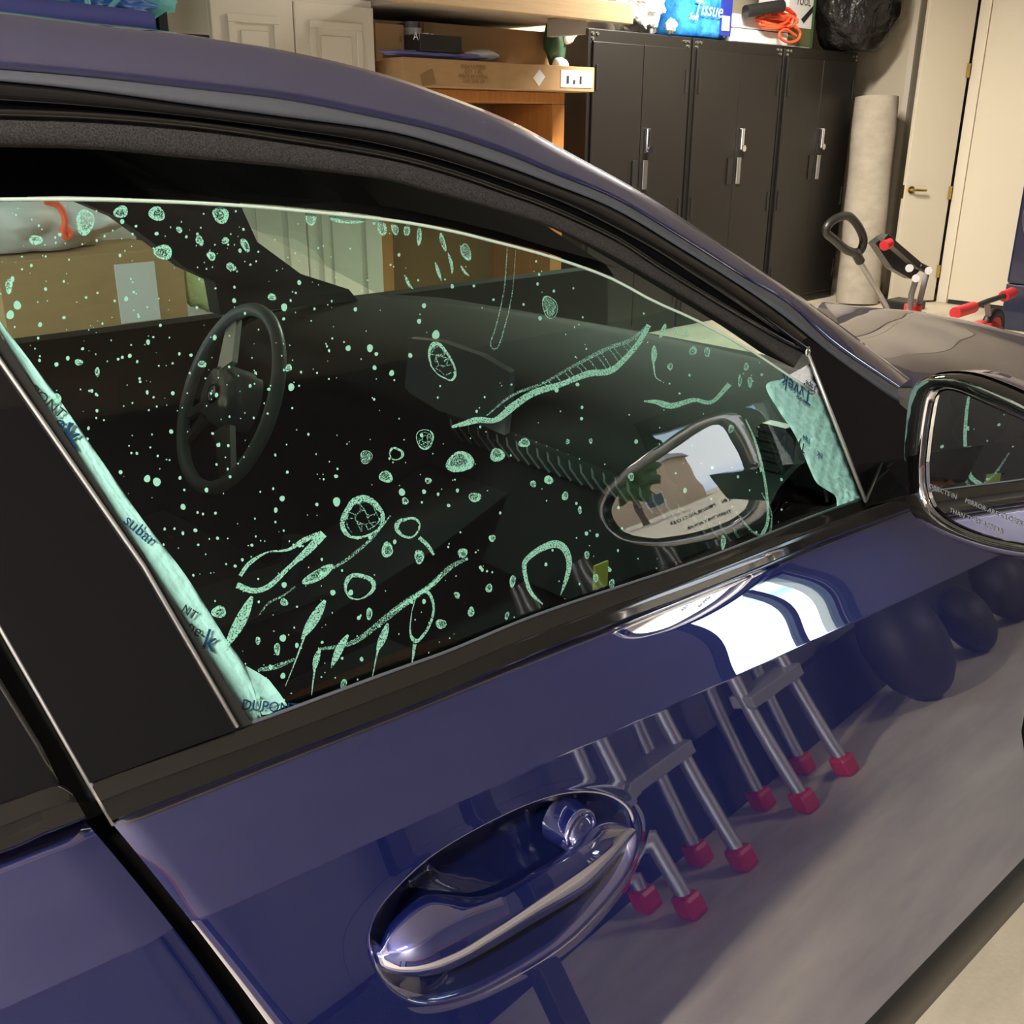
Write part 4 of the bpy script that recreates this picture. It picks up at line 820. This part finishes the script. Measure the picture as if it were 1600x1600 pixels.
# teal bag and frame at the left edge, over the roof
bp_ = P(150, 10, Y=3.5)
t = thing('camp_bag', 'teal and blue bag with aqua straps above the car roof', 'bag', (bp_.x, 3.7, 0))
zr0 = P(-120, 2, Y=3.28).z-.05; blob('sack', (bp_.x-.05, 3.74, zr0+.17), (.42, .25, .20), M['teal'], t, .3, 5, 4, 3, .84); blob('pouch', (P(140, 2, Y=3.5).x, 3.52, P(140, 2, Y=3.5).z), (.20, .06, .07), M['royal'], t, .4, 6, 4, 6)
def ribbon(name, pts, w, Y, m, parent):
    q = interp(pts, 24); V, Fs = [], []
    for i in range(24):
        tt_ = q[min(i+1, 23)]-q[max(i-1, 0)]; nn = np.array((-tt_[1], tt_[0])); nn = nn/np.linalg.norm(nn)*w
        V += [P(*(q[i]+nn), Y=Y), P(*(q[i]-nn), Y=Y)]
    o = obj(name, V, [(2*i, 2*i+1, 2*i+3, 2*i+2) for i in range(23)], M[m], parent, True); md = o.modifiers.new('thick', 'SOLIDIFY'); md.thickness = .006
ribbon('strap', [(42, 16), (70, 10), (100, 22), (125, 28), (138, 16), (134, -6)], 4, 3.40, 'strap', t); ribbon('strap', [(160, 20), (185, 22), (215, 28), (236, 38)], 4.5, 3.41, 'strap', t); ribbon('buckle', [(40, 12), (58, 13)], 7, 3.395, 'strap', t); ribbon('strap', [(190, -8), (175, 8), (165, 18)], 4, 3.405, 'strap', t)
fr_ = [P(-120, 2, Y=3.28), P(0, 14, Y=3.28), P(120, 26, Y=3.28), P(235, 39, Y=3.28)]; fr_ = [p+Vector((0, 0, 0)) for p in fr_]; t3 = tube('padded_rail', fr_, .045, M['indigo'], None, 10); tag(t3, 'indigo padded rail under the teal bag', 'rail')
pa = P(250, 10, Y=3.62); zr = fr_[0].z-.05; t = thing('storage_rack', 'black storage rack carrying the teal bag, its post beside the cream cabinet', 'rack', (pa.x-.7, 3.9, 0))
box('post', pa.x-.02, pa.x+.02, 4.02, 4.06, 0, 2.3, M['blackp'], t, .004); box('post', pa.x-1.72, pa.x-1.68, 4.02, 4.06, 0, 2.3, M['blackp'], t, .004); box('front_post', pa.x-.02, pa.x+.02, 3.6, 3.64, zr-.25, 2.3, M['blackp'], t, .004); box('shelf_board', pa.x-1.72, pa.x-.021, 3.2, 4.40, zr-.03, zr, M['blackp'], t, .004)
tc_ = [(505, -4, .10, .03, 'plastic_w', 'white folded cloth on top of the cream cabinet'), (400, -6, .14, .04, 'plastic_w', 'small white bag on the left of the cream cabinet top')]
for px, py, rx_, rz_, m_, l_ in tc_:
    q = P(px, py, Y=3.95); tag(blob('cloth_bundle', (q.x, 4.0, zt if False else 1.90+rz_*.7), (rx_, .14, rz_), M[m_], None, .25, 4, 3, 3, .75), l_, 'cloth')
# things seen through the car, standing behind it
def low(name, label, px0, py0, px1, py1, Y, dep, m, cat): return carton(name, label, px0, py0, px1, py1, Y, dep, m, cat)
t, a, b, zl, zt_ = low('wide_carton', 'wide tan carton with a white label, seen through the driver side window', 2, 398, 292, 532, 3.15, .45, 'card', 'box'); box('white_label', X(184, 460, 3.148), X(246, 460, 3.148), 3.143, 3.1495, Zc(220, 502, 3.148), Zc(220, 410, 3.148), M['plastic_w'], t, 0)
for k_ in range(4): pass
st_ = thing('side_table', 'low black table under the wide tan carton behind the car', 'table', ((a+b)/2, 3.38, 0)); box('table_top', a-.05, b+.12, 3.1, 3.7, zl-.04, zl-.001, M['blackp'], st_)
for sx in (a, b+.05):
    for sy in (3.13, 3.64): box('leg', sx-.02, sx+.02, sy, sy+.04, 0, zl-.041, M['blackp'], st_)
q = P(90, 352, Y=3.35); tag(blob('white_sack', (q.x-.1, 3.42, zt_+.13), (.36, .2, .145), M['plastic_w'], None, .2, 5, 4, 9, .85), 'white sack with an orange loop lying on the wide tan carton', 'bag'); tag(tube('orange_loop', [P(x, y, Y=3.17) for x, y in ((70, 314), (92, 322), (102, 345), (98, 362), (106, 372), (110, 362), (103, 358))], .012, M['orange'], None, 8, 24), 'orange cord loop hanging from the white sack', 'cord')
q = P(278, 430, Y=3.3); tag(blob('plant_bag', (q.x+.07, 3.22, q.z), (.11, .06, .135), M['lime'], None, .2, 4, 3, 12), 'pale green bag beside the wide carton, seen through the car', 'bag')
#SECTION_RIGHT
# ---- on top of the lockers
YT = 3.92; ZT = 1.886
q = P(1040, 25, Y=4.0); t = thing('plastic_bag', 'clear plastic bag of pale stuff on the first locker', 'bag', (q.x, 4.05, ZT)); blob('bag_body', (q.x-.16, 4.10, ZT+.19), (.19, .14, .20), M['clear'], t, .3, 6, 4, 3, .9); blob('knot', (P(1048, 45, Y=3.9).x, 3.90, ZT+.05), (.05, .025, .04), M['clear'], t, .3, 5, 3, 8)
pq = [(1053, 0), (1148, -4), (1140, 52), (1062, 46)]
cpk = P(1100, 25, Y=3.94); t = thing('tissue_pack', 'blue plastic wrapped tissue pack on top of the lockers', 'tissue pack', (cpk.x, 4.1, ZT))
pa, pb = X(1064, 30, 3.95), X(1143, 30, 3.95)
bm = bmesh.new(); abox(bm, pa, pb, 3.95, 4.28, ZT+.001, ZT+.42, .05)
bobj('wrap', bm, M['bluepack'], t, True); box('side_band', pb-.13, pb-.01, 3.940, 3.9495, ZT+.03, ZT+.40, M['navy'], t, .003); box('code_label', pb-.12, pb-.04, 3.934, 3.9385, ZT+.06, ZT+.15, M['plastic_w'], t, 0)
text('Tissue', .12, P(1107, 15, Y=3.925), (1, 0, -.02), (0, 0, 1), M['white'], t, shear=.3); text('Soft', .06, P(1084, 26, Y=3.925), (1, 0, -.05), (0, 0, 1), M['white'], t, shear=.3)
for i, (y0_, y1_, l_) in enumerate(((28, 44, 'upper'), (46, 62, 'lower'))):
    a, b = P(1142, y0_+8, Y=3.93), P(1246, y1_+6, Y=3.93); zz = ZT+.001+(.088 if i == 0 else 0); o = box('flat_carton', a.x+.03, b.x-.14, 3.93, 4.3, zz, zz+.083, M['plastic_w'], None, .006); tag(o, l_+' white flat carton of the pair beside the tissue pack', 'box', 'flat white cartons on the lockers')
ga, gb = X(1226, 30, 3.94), X(1276, 30, 3.94); t = thing('tool_box', 'white and green printed carton behind the orange cord', 'box', ((ga+gb)/2, 4.1, ZT)); gb -= .04; box('body', ga+.04, gb, 3.94, 4.2, ZT+.001, ZT+.55, M['plastic_w'], t, .004); box('print_panel', ga+.06, gb-.01, 3.936, 3.9395, ZT+.01, ZT+.13, M['olive'], t, 0); box('side_stripe', gb-.03, gb+.004, 3.934, 3.9355, ZT+.001, ZT+.55, M['green'], t, 0); slab('tool_picture', [P(x, y, Y=3.935) for x, y in ((1252, 30), (1272, 8), (1275, 13), (1256, 36))], (0, 1, 0), .002, M['blackp'], t)
text('TOOL', .07, P(1256, 3, Y=3.933), (1, 0, 0), (0, 0, 1), M['inkblk'], t)
oc = []; rq = random.Random(4)
for k in range(90):
    a = k*.62; oc.append(P(1213+24*math.cos(a)+8*math.sin(a*.37)+rq.uniform(-4, 4), 26+15*math.sin(a)*(.6+.4*math.sin(k*.21))+k*.10, Y=3.90-.03*math.sin(a*1.7)))
oc += [P(x, y, Y=3.885) for x, y in ((1240, 40), (1250, 50), (1246, 62), (1232, 66), (1220, 60), (1218, 50), (1228, 46), (1244, 56))]
tag(tube('extension_cord', oc, .010, M['orange'], None, 6, 420), 'tangled bright orange extension cord hanging over the flat cartons', 'cord')
tag(cyl('black_tube', P(1165, 18, Y=3.88), P(1222, 9, Y=3.80), .04, M['blackp']), 'short black tube lying across the orange cord', 'tube')
bb = P(1345, 20, Y=3.75)
gb_ = blob('bin_bag', (P(1352, 0, Y=3.80).x+.06, 3.90, 2.26), (.42, .29, .42), M['bag'], None, .14, 5, 4, 6, .87); tag(gb_, 'full black bin bag slumped on the last locker by the door', 'bag')
# ---- carpet roll
c0, c1 = P(1338, 478, Y=3.60), P(1370, 152, Y=3.70); c0.z = 0.0; r_c = .165
t = thing('carpet_roll', 'tall beige carpet roll standing between the lockers and the narrow door', 'carpet', c0); dv = (c1-c0)
V, Fs = [], []; atube(V, Fs, [c0+dv*s for s in np.linspace(0, 1, 14)], [r_c*(1+.02*math.sin(s*17)) for s in np.linspace(0, 1, 14)], 28); obj('roll', V, Fs, M['carpet'], t, True, sharp=60)
sp = [c1+Vector((math.cos(a)*(.02+.022*a), math.sin(a)*(.02+.022*a), .006)) for a in np.linspace(0, 6.2, 40)]; tube('spiral_edge', sp, .008, M['carddk'], t, 5)
nd = Vector((-.42, -.9, 0)).normalized(); V, Fs = [], []; atube(V, Fs, [c0+dv*s+Vector((.9, -.42, 0)).normalized()*(r_c*.86)+nd*.055 for s in np.linspace(0.02, .985, 10)], .022, 6); obj('loose_edge', V, Fs, M['carpet'], t, True)
# ---- washer at the right edge
wa = P(1571, 440, X=7.55); wy1 = wa.y; t = thing('washing_machine', 'navy front loading washing machine with a chrome ringed door at the right edge', 'washer', (7.9, wy1-.34, 0))
box('cabinet', 7.56, 8.22, wy1-.68, wy1, .32, 1.32, M['washer'], t, .02); box('pedestal', 7.57, 8.22, wy1-.68, wy1, 0, .319, M['washer'], t, .01); box('control_panel', 7.545, 7.559, wy1-.66, wy1-.02, 1.14, 1.28, M['blackp'], t, .006); text('AUTO  ECO', .035, (7.543, wy1-.10, 1.20), (0, -1, 0), (0, 0, 1), M['white'], t)
dcn = Vector((7.56, wy1-.33, .80)); 
def wring(rs): return [[dcn+Vector((-o, r*math.cos(a), r*math.sin(a))) for a in np.linspace(0, 2*math.pi, 40, endpoint=False)] for r, o in rs]
dd = obj('door', *grid(wring(((.285, .001), (.285, .03), (.27, .055), (.235, .06), (.215, .045)), ), True), M['steel'], t, True); obj('door_glass', *grid(wring(((.215, .045), (.16, .07), (.08, .085), (.005, .09))), True), M['gloss'], dd, True)
tag(box('fabric_softener', 8.0, 8.1, wy1-.3, wy1-.2, 1.321, 1.5, M['blackp'], None, .02), 'black bottle on top of the washing machine', 'bottle')
# ---- scooters and tricycle near the narrow door
def spath(pts, Y): return [P(x, y, Y=Y) for x, y in pts]
SY = 3.2
b0 = P(1386, 482, Y=SY); t = thing('push_handle', 'grey pole with a black loop handle in front of the carpet roll', 'cart', (b0.x+.1, SY, 0))
lp = [(1340, 397), (1322, 390), (1303, 374), (1290, 362), (1296, 349), (1310, 340), (1326, 338), (1340, 352), (1349, 372), (1347, 387), (1339, 398)]
tube('loop_grip', spath(lp, SY), .030, M['blackp'], t, 10, 60); tube('pole', [P(1336, 396, Y=SY), P(1362, 440, Y=SY), b0], .022, M['alu'], t, 10); bj = b0+(b0-P(1336, 396, Y=SY)).normalized()*.35; tube('lower_pole', [b0, bj], .016, M['alu'], t, 8); box('base', bj.x-.12, bj.x+.12, SY-.12, SY+.12, 0, .07, M['blackp'], t, .01); tube('post', [bj, (bj.x, SY, .069)], .016, M['alu'], t); cyl('collar', P(1336, 394, Y=SY), P(1344, 408, Y=SY), .035, M['blackp'], t, 12)
SY = 2.5
b1 = P(1428, 492, Y=SY); t = thing('folded_seat', 'folded black seat with a red button on two grey posts by the door', 'stroller', (b1.x, SY, 0))
for pts, dy in (((1368, 380), (1384, 368), (1440, 420), (1424, 436), (1395, 420)), 0.0), (((1382, 372), (1388, 366), (1444, 414), (1436, 420)), -.1): slab('padded_wing', spath(pts, SY+dy), (0, 1, 0), .05, M['blackp'], t)
cyl('red_button', P(1381, 384, Y=SY-.11), P(1390, 380, Y=SY-.11), .03, M['red'], t, 10)
for pts in (((1432, 434), (1424, 460), (1421, 488)), ((1448, 426), (1441, 455), (1432, 488))): tube('post', spath(pts, SY), .020, M['grey'], t, 8)
for x, y in ((1421, 419), (1431, 435), (1433, 414), (1451, 423)): cyl('bolt', P(x, y, Y=SY-.06), P(x, y, Y=SY-.08), .025, M['steel'], t, 10)
tube('link_bar', spath(((1433, 414), (1452, 423)), SY-.03), .025, M['blackp'], t, 8); cyl('red_collar', P(1427, 476, Y=SY), P(1425, 492, Y=SY), .055, M['red'], t, 12)
for p_ in (P(1421, 488, Y=SY), P(1432, 488, Y=SY)): tube('stem', [p_, (p_.x, SY, .06)], .018, M['grey'], t, 8)
box('base', b1.x-.2, b1.x+.2, SY-.15, SY+.2, 0, .06, M['blackp'], t, .01)
SY = 2.0
hp0 = P(1490, 488, Y=SY); t = thing('tricycle', 'tricycle handlebar with red grips near the white door panel', 'tricycle', (hp0.x+.2, SY, 0))
cyl('grip', P(1492, 489, Y=SY), P(1521, 480, Y=SY), .034, M['red'], t, 12); tube('handlebar', spath(((1521, 480), (1545, 470), (1570, 462), (1578, 459)), SY), .018, M['blackp'], t, 8); cyl('grip', P(1568, 463, Y=SY), P(1582, 457, Y=SY), .034, M['red'], t, 12)
st0 = P(1542, 472, Y=SY); st1 = P(1546, 506, Y=SY); tube('steerer', [st0, st1, (st1.x+.03, SY, .16)], .018, M['grey'], t, 8); blob('seat', (st1.x-.05, SY+.02, st1.z-.04), (.20, .10, .06), M['red'], t, .1, 3, 3, 2)
for dx_, r_ in ((.05, .15), (-.35, .10)):
    V, Fs = [], []; cw = Vector((st1.x+dx_, SY, r_)); atube(V, Fs, [cw+Vector((math.cos(a)*(r_-.03), 0, math.sin(a)*(r_-.03))) for a in np.linspace(0, 2*math.pi, 25)], .03, 8, False); wh = obj('wheel', V, Fs, M['rubber'], t, True); cyl('hub', cw-Vector((0, .02, 0)), cw+Vector((0, .02, 0)), r_-.055, M['red'], wh, 16)
tube('frame', [(st1.x+.03, SY, .18), (st1.x-.1, SY, .22), (st1.x-.35, SY, .12)], .02, M['red'], t, 8)
# ---- along the near wall, seen only in the reflections
def ladder(x, lab):
    t = thing('stepladder', lab, 'ladder', (x, YR+.2, 0))
    for s in (0, .27):
        for ya, yb in ((YR+.30, YR+.12), (YR+.14, YR+.085)): tube('rail', [(x+s, ya, .03), (x+s, yb, .95)], .024, M['alu'], t, 8); box('foot', x+s-.035, x+s+.035, ya-.03, ya+.03, 0, .045, M['red'], t, .01)
    for k in range(3): z = .26+.24*k; yy = YR+.30-.18*(z-.03)/.92; box('step', x-.02, x+.29, yy-.045, yy+.045, z-.015, z+.015, M['grey'], t, .004)
ladder(1.98, 'aluminium stepladder with red feet mirrored beside the door handle'); ladder(2.62, 'second aluminium stepladder with red feet, mirrored low in the front door')
for x, r_, l_ in ((3.55, .16, 'largest black ball at the foot of the near wall, mirrored in the door'), (4.05, .10, 'small black ball in the middle of the row along the near wall'), (4.45, .12, 'black ball at the far end of the row')):
    tag(blob('exercise_ball', (x, YR+.3, r_), (r_, r_, r_), M['rubber'], None, .01, 1, 3, 1), l_, 'ball', 'black balls along the near wall')
wbn = thing('workbench', 'unseen dark workbench added along the near wall to darken the door reflection', 'workbench', (.2, YR+.3, 0)); box('bench_top', -1.4, 1.4, YR+.01, YR+.55, .82, .88, M['brown'], wbn);  # unseen bench added to make the band mirrored in the door dark
for x in (-1.35, 1.30):
    for y in (YR+.03, YR+.46): box('leg', x, x+.06, y, y+.06, 0, .819, M['blackp'], wbn)
